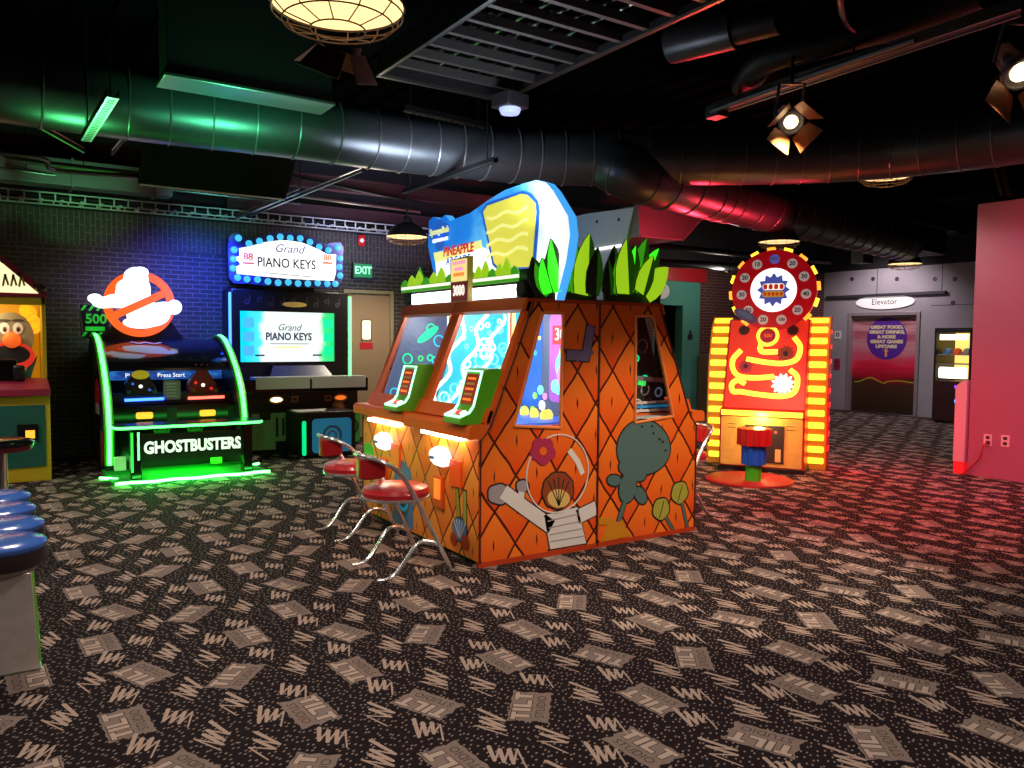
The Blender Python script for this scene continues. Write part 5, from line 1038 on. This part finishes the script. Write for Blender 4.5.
# ------------------------------------------------------------------ crane-style prize machine by the elevator
t = thing('prize_machine', 'tall dark prize machine with a yellow-lit glass case next to the elevator', 'prize machine', (14.95, 7.62, 0))
VU0, VU1 = 7.30, 7.97; UF = 14.6
mb = MB(); mb.box(UF, 15.35, VU0, VU1, .04, .78, 'maroon'); mb.box(UF + .03, 15.3, VU0 + .03, VU1 - .03, 0, .04, 'black'); mb.box(UF, 15.35, VU0, VU0 + .04, .78, 1.72, 'black'); mb.box(UF, 15.35, VU1 - .04, VU1, .78, 1.72, 'black'); mb.box(UF, 15.35, VU0, VU1, 1.66, 1.75, 'black'); mb.box(15.3, 15.35, VU0, VU1, .78, 1.7, 'black'); mb.build('body', t, bev=.006)
mb = MB(); mb.box(15.26, 15.3, VU0 + .04, VU1 - .04, .8, 1.66, pbr('case_yellow', 'e0c060', .5, emit='ffd870', es=1.3).name); mb.build('back_panel', t)
for z, m in ((1.08, 'figure_grey'), (1.25, 'figure_grey')): mb = MB(); mb.box(UF + .05, 15.26, VU0 + .04, VU1 - .04, z, z + .015, m); mb.build('shelf', t)
mb = MB(); M = FW(UF + .04, 0, 0); mb.rect(-(VU0 + VU1) / 2, .93, .5, .2, M, .01, 'n_white', r=.03); mb.rect(-(VU0 + VU1) / 2, 1.58, .5, .1, M, .01, 'n_warm'); mb.build('light_panel', t)
mb = MB(); M = FW(UF, 0, 0); mb.rect(-7.48, .68, .18, .06, M, .01, pbr('purple_led', '5a2aa0', .4, emit='9040ff', es=1.4).name, r=.02); mb.disc(-7.5, .42, .06, M, .01, 'n_blue', n=20); mb.rect(-7.75, .46, .14, .03, M, .006, 'charcoal'); mb.build('control_panel', t)
mb = MB(); mb.box(UF + .004, UF + .01, VU0 + .04, VU1 - .04, .79, 1.66, 'glass'); mb.build('front_glass', t)
for k, (m, c) in enumerate((('figure_blue', 'blue'), ('orange', 'orange'), ('figure_grey', 'grey'))):
    mb = MB(); v = 7.82 - k * .17; Mx = Matrix.Translation((UF + .22, v, 1.265)); mb.lathe([(.0, 0), (.075, 0), (.08, .03), (.065, .09), (.03, .115), (0, .12)], m, Mx, 20); mb.prism([(-.14, -.05), (-.06, -.07), (-.06, .07), (-.14, .05), (-.155, 0)], Mx, .012, m)
    tag(mb.build('cap', bev=.003), f'{c} prize cap on the upper shelf of the yellow-lit case', 'cap', 'prize caps in the lit case')
# ------------------------------------------------------------------ open ceiling: ducts, trays, lamps
def spiral_duct(name, pts, r, lab, mat='galv', seams=.28):
    path = smooth_path(pts, 10); mb = MB(); mb.tube(path, r, mat, 28); acc = 0.
    for i in range(1, len(path)):
        acc += (path[i] - path[i - 1]).length
        if acc > seams:
            acc = 0.; tv = (path[i] - path[i - 1]).normalized(); s = tv.cross(Vector((0, 0, 1))).normalized(); w = s.cross(tv)
            ring = [path[i] + (s * math.cos(a) + w * math.sin(a)) * (r + .004) for a in [2 * math.pi * k / 28 for k in range(28)]]
            mb.tube(ring, .008, 'pipe', 5, True)
    return tag(mb.build(name), lab, 'duct')
ZD = 3.46
pbr('duct_dark', '48494e', .36, .7, noise=.2, nscale=12)
c_ = [atz(-220, 48, ZD), atz(-100, 68, ZD), atz(0, 84, ZD), atz(140, 106, ZD), atz(280, 124, ZD), atz(400, 142, ZD), atz(470, 150, ZD), atz(530, 156, ZD), atz(600, 158, ZD), atz(700, 157, ZD), atz(800, 155, ZD), atz(865, 151, ZD), atz(915, 146, ZD), atz(1024, 131, ZD), atz(1200, 100, ZD)]
spiral_duct('spiral_duct', c_, .30, 'large round spiral duct crossing the whole ceiling', 'duct_dark')
a, b = atz(645, 177, 3.25), atz(905, 243, 3.1)
spiral_duct('spiral_duct', [atz(606, 160, 3.44), a, a.lerp(b, .3), a.lerp(b, .6), b], .30, 'round duct running behind the large one, lit red from below', 'duct_dark', .22)
p = [atz(634, 205, 3.05), atz(712, 212, 3.05)]
mb = MB(); q0, q1, q2, q3 = atv(640, 236, 7.9), atv(683, 240, 7.9), atv(708, 212, 7.9), atv(638, 205, 7.9)
mb.prism([(q0.x, q0.z), (q1.x, q1.z), (q2.x, q2.z), (q3.x, q3.z)], FS(0, 7.9, 0), -.9, 'galv'); mb.tube([(q0.x, 7.9, q0.z), (q1.x, 7.9, q1.z), (q2.x, 7.9, q2.z)], .012, 'pipe', 6)
mb.tube([(q3.x + .3, 8.4, q3.z), (q3.x + .3, 8.4, HC - .06)], .01, 'iron', 5); tag(mb.build('duct_transition'), 'flat-sided sheet metal duct piece glowing red above the green leaves', 'duct')
mb = MB(); mb.box(1.14, 2.44, 6.5, 6.82, 3.45, 4.24, 'iron'); mb.box(1.12, 2.46, 6.48, 6.84, 3.42, 3.45, 'galv'); tag(mb.build('box_duct', bev=.006), 'rectangular dark duct with a green-lit underside above the television', 'duct')
pbr('duct_pale', '8b8690', .5, .4)
mb = MB(); mb.box(-2.5, 1.9, 10.55, 10.85, 3.2, 3.5, 'duct_pale'); [mb.box(u, u + .03, 10.53, 10.87, 3.18, 3.52, 'duct_pale') for u in (-1.4, -.3, .8, 1.7)]; tag(mb.build('box_duct', bev=.006), 'grey rectangular duct along the top of the brick wall', 'duct')
pbr('beam_maroon', '4c2c34', .6)
for z, v, lab in ((3.42, 10.2, 'dull red steel beam running above the brick wall, upper one'), (3.12, 10.78, 'dull red steel beam just above the brick wall and exit sign')):
    mb = MB(); u0, u1 = 2.6, 9.3; mb.box(u0, u1, v - .06, v + .06, z, z + .02, 'beam_maroon'); mb.box(u0, u1, v - .06, v + .06, z + .16, z + .18, 'beam_maroon'); mb.box(u0, u1, v - .01, v + .01, z + .02, z + .16, 'beam_maroon'); tag(mb.build('steel_beam'), lab, 'beam')
pbr('tv_body', '0a0a0b', .6, spec=.15)
# television tilted towards the floor
t = thing('television', 'black flat television hung face down-tilted in front of the brick wall', 'television', (2.02, 8.8, 3.0))
tilt = frame((2.02, 8.86, 3.0), (1, 0, 0), (0, -.72, .70)); mb = MB(); mb.rect(0, .30, 1.5, .60, tilt, .06, 'tv_body', z0=-.06); mb.build('body', t, bev=.006)
mb = MB(); mb.rect(0, .31, 1.46, .54, tilt, .003, pbr('tv_black', '060506', .6, spec=.1).name); mb.build('screen', t)
mb = MB(); mb.tube([tilt @ Vector((-.74, .005, .0)), tilt @ Vector((.74, .005, .0))], .01, 'white', 6); mb.build('lit_edge', t)  # white tube stands in for light caught along the lower edge
mb = MB(); mb.tube([(2.02, 8.8, 3.3), (2.02, 8.95, 4.3)], .025, 'iron', 8); mb.build('ceiling_pole', t)
pbr('tray_metal', '9a9a9c', .5, .2)
# wall cable tray
mb = MB(); u0, u1, v0, v1, z = -2.6, 6.4, 10.42, 10.72, 2.98
for v in (v0, v1):
    for dz in (0, .088): mb.box(u0, u1, v - .01, v + .01, z + dz, z + dz + .014, 'tray_metal')
    for k in range(60): u = u0 + .08 + k * .15; mb.box(u - .008, u + .008, v - .008, v + .008, z + .014, z + .088, 'tray_metal')
for k in range(44): u = u0 + .1 + k * .2; mb.box(u - .015, u + .015, v0, v1, z + .01, z + .03, 'tray_metal')
for k in range(5): mb.tube(smooth_path([(u0 + i * .9, v0 + .04 + .05 * k + .012 * math.sin(i * 1.7 + k), z + .05 + .012 * (k % 2)) for i in range(11)], 3), .012, ('iron', 'pipe', 'iron', 'galv', 'iron')[k], 6)
tag(mb.build('cable_tray'), 'ladder cable tray full of cables along the brick wall', 'cable tray')
# conduits
def pipe(name, pts, r, lab, mat='pipe', n=8, sm=True, grp=None):
    mb = MB(); pp = smooth_path(pts, 4) if sm else pts; mb.tube(pp, r, mat, n)
    for q in (pp[len(pp) // 5], pp[-1 - len(pp) // 5]): mb.tube([(q[0], q[1], q[2]), (q[0], q[1], HC - .056)], .006, 'iron', 5)
    return tag(mb.build(name), lab, 'pipe', grp)
pipe('conduit', [atz(-60, 148, 3.3), atz(40, 158, 3.3), atz(55, 170, 3.25), atz(140, 178, 3.25), atz(300, 196, 3.25), atz(420, 212, 3.25)], .025, 'thin steel conduit with a kink, passing over the top of the clown game')
pipe('conduit', [atz(-60, 140, 3.35), atz(0, 152, 3.35), atz(20, 160, 3.3), atz(140, 174, 3.3)], .03, 'thin steel conduit with a bend, running into the back of the television', 'galv')
pipe('conduit', [atz(0, 168, 3.3), atz(140, 186, 3.3), atz(300, 204, 3.25)], .018, 'lowest thin conduit running behind the television')
for i, (a, b, lab) in enumerate((((12, 112, 3.5), (84, 152, 3.3), 'thin diagonal brace under the green-lit duct, beyond the slotted channel from the television'), ((142, 118, 3.5), (112, 154, 3.3), 'short diagonal brace below the green-lit duct beside the television'), ((362, 171, 3.4), (250, 216, 3.1), 'long pale diagonal brace between the television and the slotted dark channel'), ((300, 192, 3.2), (236, 218, 3.1), 'short pale diagonal brace under the television corner'))):
    p, q = atz(*a), (atv(b[0], b[1], 10.36) if atz(*b).y > 10.36 else atz(*b)); mb = MB(); mb.tube([p, q], .016, 'steel', 6); mb.tube([p + Vector((0, 0, .04)), q + Vector((0, 0, .04))], .008, 'steel', 5); mb.tube([p, (p.x, p.y, HC - .056)], .006, 'iron', 5); tag(mb.build('brace'), lab, 'brace')
pipe('pipe_run', [atz(430, 205, 3.25), atz(300, 178, 3.45), atz(270, 172, 3.5)], .02, 'thin pipe crossing behind the diagonal braces', 'iron')
pipe('heating_pipe', [atv(560, 258, 9.9), atv(640, 262, 9.9), atv(720, 266, 9.9), atv(800, 272, 9.9)], .07, 'fat dark pipe above the red beam and teal wall', 'duct_dark', 12)
pipe('heating_pipe', [atv(600, 240, 9.6), atv(700, 250, 9.6), atv(760, 256, 9.6), atv(830, 262, 9.6)], .05, 'second dark pipe higher up behind the red duct piece', 'iron', 12)
pipe('conduit', [atv(650, 264, 9.5), atv(700, 268, 9.5), atv(735, 274, 9.5)], .012, 'thin pale conduit above the red beam', 'steel')
pipe('pipe_bend', [atz(838, -40, 3.5), atz(842, 10, 3.5), atz(850, 27, 3.5), atz(868, 35, 3.5), atz(892, 44, 3.5)], .022, 'bent pale pipe coming down beside the elbow of the fat black main pipe', 'steel')
pipe('black_main', [atz(745, 85, 3.5), atz(765, 60, 3.5), atz(810, 45, 3.5), atz(900, 20, 3.55), atz(980, -10, 3.6)], .11, 'fat black main pipe with an elbow, behind the lamp track', 'iron', 14)
pipe('hanger_pipe', [atz(1002, 165, 3.4), atz(1010, 195, 3.05)], .03, 'short slanted pipe over the pink partition', 'beam_maroon')
pipe('hanger_pipe', [atz(994, 165, 3.4), atz(1002, 195, 3.05)], .02, 'thin slanted pipe next to the thicker one over the pink partition', 'beam_maroon')
for (x0, y0, x1, y1, z, lab) in ((830, 205, 950, 236, 3.45, 'dark corrugated box duct beyond the end of the red-lit duct'), (850, 240, 928, 256, 3.05, 'long dark box duct under the corrugated one')):
    a, b = atz(x0, y0, z), atz(x1, y1, z); mb = MB(); d = (b - a); M = frame((a + b) / 2, d, Vector((0, 0, 1)).cross(d)); l = d.length / 2; mb.box(-l, l, -.3, .3, -.0, .4, 'iron', M)
    for k in range(10): mb.box(-l + .1 + k * l / 5, -l + .13 + k * l / 5, -.31, .31, -.01, .41, 'iron', M)
    tag(mb.build('box_duct'), lab, 'duct')
mb = MB(); a, b = atz(655, 48, 3.55), atz(735, 28, 3.55); d = (b - a).normalized(); mb.tube([a + d * .12, a + d * .14, b], [.13, .135, .135], 'duct_dark', 24); mb.tube([b, b + d * .3], .11, 'iron', 16); tag(mb.build('duct_stub'), 'short round black duct stub with a red-lit end near the ladder rack', 'duct')
# slotted hanging ladder rack
u0, u1, v0, v1, z = 2.46, 3.53, 2.2, 5.55, 3.42
t = thing('ladder_rack', 'large dark overhead ladder rack with pale edges and many rungs', 'rack', ((u0 + u1) / 2, (v0 + v1) / 2, z))
mb = MB(); mb.box(u0 - .02, u0 + .02, v0, v1, z, z + .16, 'charcoal'); mb.box(u1 - .02, u1 + .02, v0, v1, z, z + .05, 'charcoal'); mb.box(u0 - .024, u0 + .0, v0, v1, z - .006, z + .016, 'steel'); mb.box(u1, u1 + .024, v0, v1, z - .006, z + .012, 'steel'); mb.build('side_rail', t)
mb = MB(); mb.box(u0 - .02, u1 + .05, v1 - .02, v1 + .03, z, z + .14, 'charcoal'); mb.box(u0 - .02, u1 + .05, v1 + .03, v1 + .05, z - .006, z + .03, 'steel'); mb.build('end_rail', t)
mb = MB()
for k in range(13): v = v1 - .22 - k * .25; mb.box(u0, u1, v - .02, v + .02, z + .01, z + .07, 'pipe'); mb.cut()
mb.build_each('rung', t)
mb = MB()
for k in range(6): uu = u0 + .12 + k * .15; mb.tube(smooth_path([(uu + .02 * math.sin(i * 1.3 + k), v0 + i * .42, z + .1 + .015 * (i % 2)) for i in range(9)], 3), .012, ('pipe', 'iron', 'steel')[k % 3], 6)
for k in range(5): v = v1 - .35 - k * .25; [mb.box(uu, uu + .08, v - .03, v + .0, z + .13, z + .14, 'steel') for uu in (u0 + .25, u0 + .55)]
mb.build('cables', t)
mb = MB(); [(mb.tube([(u, v, z + .1), (u, v, HC)], .008, 'iron', 5), mb.cut()) for u in (u0, u1) for v in (v0 + .2, v1 - .05)]; mb.build_each('hanger_rod', t)
p = atz(510, 110, 3.24); t = thing('projector', 'small ceiling projector with a bright lens at the corner of the ladder rack', 'projector', (p.x, p.y, 3.2)); mb = MB(); Mr = Matrix.Translation((p.x, p.y, 3.3)) @ Matrix.Rotation(math.radians(10), 4, 'Z'); mb.box(-.11, .11, -.1, .1, -.05, .06, 'dark_grey', Mr); mb.build('body', t, bev=.01)
mb = MB(); mb.lathe([(0, -.09), (.07, -.09), (.085, -.06), (.085, -.05), (0, -.05)], pbr('lens_blue', 'c0c8e8', .2, emit='b8c8ff', es=.8).name, Mr, 20); mb.build('lens', t); mb = MB(); mb.tube([(p.x, p.y, 3.34), (p.x, p.y, HC)], .015, 'iron', 6); mb.build('ceiling_pole', t)
# unistrut bars on rods
def strut(a, b, lab, w=.04, slots=True, m='steel'):
    a, b = Vector(a), Vector(b); d = b - a; l = d.length; M = frame(a, d, Vector((0, 0, 1)).cross(d)); mb = MB()
    t = thing('hanging_channel', lab, 'channel', tuple((a + b) / 2)); mb.box(0, l, -w / 2, w / 2, -.012, .0, m, M); mb.box(0, l, -w / 2, -w / 2 + .006, 0, .04, 'iron', M); mb.box(0, l, w / 2 - .006, w / 2, 0, .04, 'iron', M)
    for k in range(int(l / .06)): mb.box(k * .06 + .018, k * .06 + .046, -w * .3, w * .3, -.0145, -.011, 'black', M)
    mb.build('channel', t); mb = MB(); [(mb.tube([a + d * f, Vector((*(a + d * f).xy, HC))], .006, 'iron', 5), mb.cut()) for f in (.08, .92)]; mb.build_each('hanger_rod', t)
strut(atz(404, 110, 3.25), atz(484, 127, 3.25), 'slotted steel channel hung just below the ladder rack')
strut(atz(404, 193, 3.12), atz(496, 161, 3.12), 'slotted dark channel hung above the lit billboard', .05)
strut(atz(86, 140, 3.05), atz(113, 96, 3.05), 'bright slotted channel crossing the green-lit duct', .075)
# lamp track
ta, tb = atz(716, 112, 3.3), atz(1060, -2, 3.3); d = tb - ta; M = frame(ta, d, Vector((0, 0, 1)).cross(d)); l = d.length
t = thing('lamp_track', 'long lamp track carrying two lit stage lamps', 'track', tuple((ta + tb) / 2)); mb = MB(); mb.box(0, l, -.05, .05, 0, .05, 'dark_grey', M); mb.box(0, l, -.055, -.045, -.01, .06, 'steel', M); mb.box(0, l, .045, .055, -.01, .06, 'steel', M); mb.build('rail', t)
mb = MB(); mb.box(-.06, .08, -.06, .06, -.05, .05, 'pipe', M); mb.build('end_box', t, bev=.006); mb = MB(); mb.tube([M @ Vector((.05, -.1, -.02)), M @ Vector((l * .35, -.12, -.01)), M @ Vector((l * .7, -.1, .0))], .02, 'pipe', 8); mb.build('conduit', t)
mb = MB(); [(mb.tube([M @ Vector((f * l, 0, .05)), Vector((*(M @ Vector((f * l, 0, .05))).xy, HC))], .008, 'iron', 5), mb.cut()) for f in (.1, .5, .9)]; mb.build_each('hanger_rod', t)
# stage lamps with barn doors
pbr('barn', '3a2416', .45, .3); pbr('barn_lit', '7a4420', .45, .3)  # second tone is the door metal with the lamp's orange light put in
def stage_lamp(px, py, z, aim, lab, s=1., lit=True):
    p = atz(px, py, z); t = thing('stage_lamp', lab, 'lamp', tuple(p), 'stage lamps with barn doors'); dv = (Vector(aim) - p).normalized(); q = dv.to_track_quat('Z', 'Y').to_matrix().to_4x4(); M = Matrix.Translation(p) @ q @ Matrix.Scale(s, 4)
    mb = MB(); mb.lathe([(0, -.24), (.05, -.24), (.07, -.2), (.075, -.05), (.1, -.02), (.1, .02), (.088, .02), (.088, -.0), (0, -.0)], 'chrome' if lit else 'iron', M, 24); mb.build('housing', t)
    mb = MB(); mb.disc(0, 0, .055, M, .004, 'spot_lens' if lit else 'lamp_bowl', z0=.002, n=24); mb.build('lens', t)
    for k in range(4):
        Mk = M @ Matrix.Rotation(k * math.pi / 2 + .95, 4, 'Z') @ Matrix.Translation((0, .1, .02)) @ Matrix.Rotation(math.radians(52), 4, 'X'); mb = MB(); mb.prism([(-.085, 0), (.085, 0), (.12, .15), (-.12, .15)], Mk, .004, 'barn_lit'); mb.build('barn_door', t)
    mb = MB(); s_ = q @ Vector((1, 0, 0)); s_ = Vector((s_.x, s_.y, s_.z)) * .11 * s; c = p - dv * .1 * s; top = Vector((p.x, p.y, p.z + .26)); mb.tube([c + s_, top + s_ * .9, top, top - s_ * .9, c - s_], .011, 'steel', 6); mb.tube([top, (top.x, top.y, HC)], .012, 'iron', 6); mb.build('yoke', t)
    return p
pa = stage_lamp(791, 122, 2.98, (2.6, .8, .4), 'lit stage lamp with barn doors near the boxed end of the lamp track', .85)
pb = stage_lamp(1021, 72, 2.95, (3.4, .2, .4), 'lit stage lamp with barn doors at the end of the track over the pink partition', 1.)
pc = stage_lamp(342, 46, 3.0, (1.4, 5.6, 0), 'stage lamp half hidden behind the near caged pendant', 1., False)
# caged pendants
def pendant(p, lab):
    t = thing('pendant_lamp', lab, 'lamp', tuple(p), 'caged dome pendants', local=True)
    mb = MB(); mb.lathe([(.27, 0), (.262, .03), (.22, .10), (.14, .16), (.07, .185), (.06, .24), (.03, .26), (0, .26)], 'duct_dark', n=40, caps=False); mb.build('shade', t)
    mb = MB(); mb.lathe([(.262, .004), (.252, .03), (.21, .095), (.13, .15), (.0, .165)], 'lamp_bowl', n=40, caps=False); mb.lathe([(0, .06), (.05, .07), (.055, .1), (.03, .15), (0, .15)], 'lamp_core', n=16); mb.build('lit_inside', t)
    mb = MB(); cage = [(.268, 0), (.262, -.03), (.22, -.07), (.11, -.095)]
    for r_, z in cage: mb.tube([(r_ * math.cos(a), r_ * math.sin(a), z) for a in [2 * math.pi * k / 36 for k in range(36)]], .0035, 'wire', 5, True)
    for k in range(12): a = 2 * math.pi * k / 12; mb.tube([(r_ * math.cos(a), r_ * math.sin(a), z) for r_, z in cage], .003, 'wire', 5)
    mb.build('wire_cage', t)
    mb = MB(); mb.tube([(0, 0, .25), (0, 0, HC - p[2])], .012, 'iron', 8); mb.build('stem', t)
    return t
pbr('wire', '6a4a34', .4, .3)
PEND = [(atz(338, 6, 2.8), 'large caged dome pendant glowing close to the ladder rack'), (atz(407, 237, 2.8), 'caged dome pendant hanging in front of the brick wall near the green exit sign'), (atz(779, 242, 2.8), 'caged dome pendant just above the red prize wheel'), (atz(886, 177, 3.3), 'caged pendant half hidden behind the large round duct'), (atz(905, 264, 2.8), 'farthest caged pendant, in front of the elevator wall')]
p0 = pendant(PEND[0][0], PEND[0][1])
for p, lab in PEND[1:]:
    c = clone(p0); c.location = p; c['label'] = lab
    for ch in c.children:
        if ch.name.startswith('stem'): pass
# small things up there
mb = MB(); p = atz(862, 258, 3.0); mb.box(p.x - .15, p.x + .15, p.y - .12, p.y + .12, p.z - .1, p.z + .12, 'black'); mb.disc(0, 0, .08, FS(p.x, p.y - .12, p.z), .02, 'charcoal'); mb.tube([(p.x, p.y, p.z + .1), (p.x, p.y, HC - .056)], .015, 'iron', 6); tag(mb.build('loudspeaker'), 'small black loudspeaker hung in front of the elevator wall', 'loudspeaker')
# ------------------------------------------------------------------ light
warm = (1, .86, .68)
for p, k in zip([q[0] for q in PEND], (14, 30, 14, 10, 15)): lamp('pendant_and_fill', 'SPOT', (p.x, p.y, p.z - .12), warm if k != 15 else (1, .93, .97), k * 6, .08, (p.x, p.y, 0), 150, .6)
for u, v, e in ((.6, 1.2, 100), (3.3, 1.8, 115), (-1.6, 3.0, 45), (6.0, 1.2, 22), (.4, 5.3, 130), (-.9, 7.9, 160)): lamp('pendant_and_fill', 'SPOT', (u, v, 2.75), (1, .86, .75), e, .25, (u, v, 0), 150, .8)  # added fill spots, no pendants hang at these places
lamp('stage_beam', 'SPOT', pa + Vector((-.1, -.1, -.15)), (1, .8, .55), 420, .08, atz(640, 470, 0) + Vector((0, 0, .6)), 60, .5)
lamp('stage_beam', 'SPOT', pb + Vector((-.1, -.1, -.15)), (1, .8, .6), 300, .08, atz(700, 560, 0), 60, .5)
lamp('red_wash', 'SPOT', (5.6, 1.8, 3.6), (1, .07, .16), 520, .1, (9.07, 3.0, 1.0), 70, .7)
lamp('red_wash', 'SPOT', (8.3, 3.4, 3.3), (1, .05, .1), 1500, .1, (8.5, 5.4, 0), 100, .8)
lamp('red_wash', 'SPOT', (6.6, 3.6, 3.3), (1, .07, .1), 500, .1, (7.0, 4.4, 0), 100, .8)
lamp('violet_wash', 'SPOT', (7.0, 1.0, 3.8), (.75, .4, 1), 90, .1, (9.07, 3.0, 1.8), 80, .8)
lamp('red_uplight', 'SPOT', (8.6, 6.2, 2.0), (1, .03, .06), 220, .1, (7.3, 6.7, 3.3), 90, .8)
lamp('red_uplight', 'SPOT', (7.5, 6.8, 2.3), (1, .05, .08), 500, .1, (7.7, 7.9, 3.05), 80, .8)
lamp('green_uplight', 'SPOT', (.7, 7.5, 2.3), (.1, 1, .25), 160, .1, (.6, 6.7, 3.4), 90, .8)
lamp('green_uplight', 'SPOT', (1.7, 6.3, 2.5), (.1, 1, .4), 200, .1, (1.8, 6.7, 3.42), 100, .8)
for u, c in ((-.4, (.4, 1, .4)), (.9, (.2, 1, .35)), (2.4, (.15, .8, .7)), (4.0, (.3, .45, 1)), (5.3, (.6, .4, .9))): lamp('tray_fill', 'SPOT', (u, 9.7, 2.75), c, 20, .05, (u, 10.5, 3.06), 75, .6)  # added spots without fixtures, brighten the cable tray
lamp('blue_wash', 'SPOT', (2.3, 9.7, 2.6), (.04, .1, 1), 360, .1, (2.2, 10.9, 1.7), 110, .9)
lamp('blue_wash', 'SPOT', (4.3, 9.7, 2.3), (.3, .45, 1), 60, .1, (4.3, 10.6, 3.0), 110, .9)
lamp('white_upfill', 'SPOT', (3.5, 6.5, 2.5), (.7, .85, 1), 230, .3, (3.9, 7.2, 3.4), 120, .9)
lamp('white_upfill', 'SPOT', (3.0, 4.4, 2.3), (.85, .92, 1), 90, .3, (3.0, 4.6, 3.5), 130, .9)  # added below the ladder rack without a fixture, brightens its rungs
lamp('red_uplight', 'SPOT', (7.6, 7.2, 2.3), (1, .03, .06), 130, .1, (6.8, 5.9, 3.2), 90, .8)
lamp('elevator_light', 'SPOT', (14.2, 9.2, 3.3), (1, .84, .9), 130, .1, (15.4, 9.4, 1.5), 120, .8)
lamp('bench_light', 'AREA', (1.7, 8.82, .18), (.03, 1, .08), 7, .8, (1.7, 8.82, 0))
ro = lamp('rope_glow', 'AREA', (1.7, 8.44, .09), (.03, 1, .08), 7, 1.4, (1.7, 8.40, 0)); ro.data.shape = 'RECTANGLE'; ro.data.size_y = .08
lamp('doorway_light', 'POINT', (4.2, 10.0, 2.7), (1, .85, .7), 24, .2)
lamp('teal_light', 'POINT', (11., 9.9, 2.7), (1, .9, .8), 26, .2)
w = bpy.data.worlds.new('world'); S.world = w; w.use_nodes = True; w.node_tree.nodes['Background'].inputs[0].default_value = (.01, .009, .012, 1); w.node_tree.nodes['Background'].inputs[1].default_value = 1
S.cycles.use_denoising = True; S.cycles.sample_clamp_indirect = 4; S.cycles.max_bounces = 6
# parts whose look differs from the rest of their thing
for o in S.objects:
    b = o.name.split('.')[0]; pa_ = o.parent.name.split('.')[0] if o.parent else ''
    l = {('arcade_stool', 'tube_frame'): 'bent chrome tube frame', ('arcade_stool', 'seat'): 'round red padded seat', ('arcade_cabinet', 'emblem'): 'orange ring emblem with a white cloud', ('arcade_cabinet', 'bench_console'): 'black bench edged in green neon', ('arcade_cabinet', 'prize_wheel'): 'red prize wheel with number discs',
         ('arcade_cabinet', 'marquee'): 'blue-framed lit marquee with bulbs', ('arcade_cabinet', 'control_pod'): 'green control pod with a glowing edge', ('arcade_cabinet', 'leaf_crown'): 'spiky green leaf crown', ('gear_stool', 'seat'): 'red gear-shaped seat', ('gear_stool', 'middle_block'): 'blue gear-shaped block', ('gear_stool', 'pedestal'): 'green gear-shaped foot', ('door_2', 'poster_circle'): 'purple circle with yellow lettering'}.get((pa_, b))
    if l: o['label'] = l
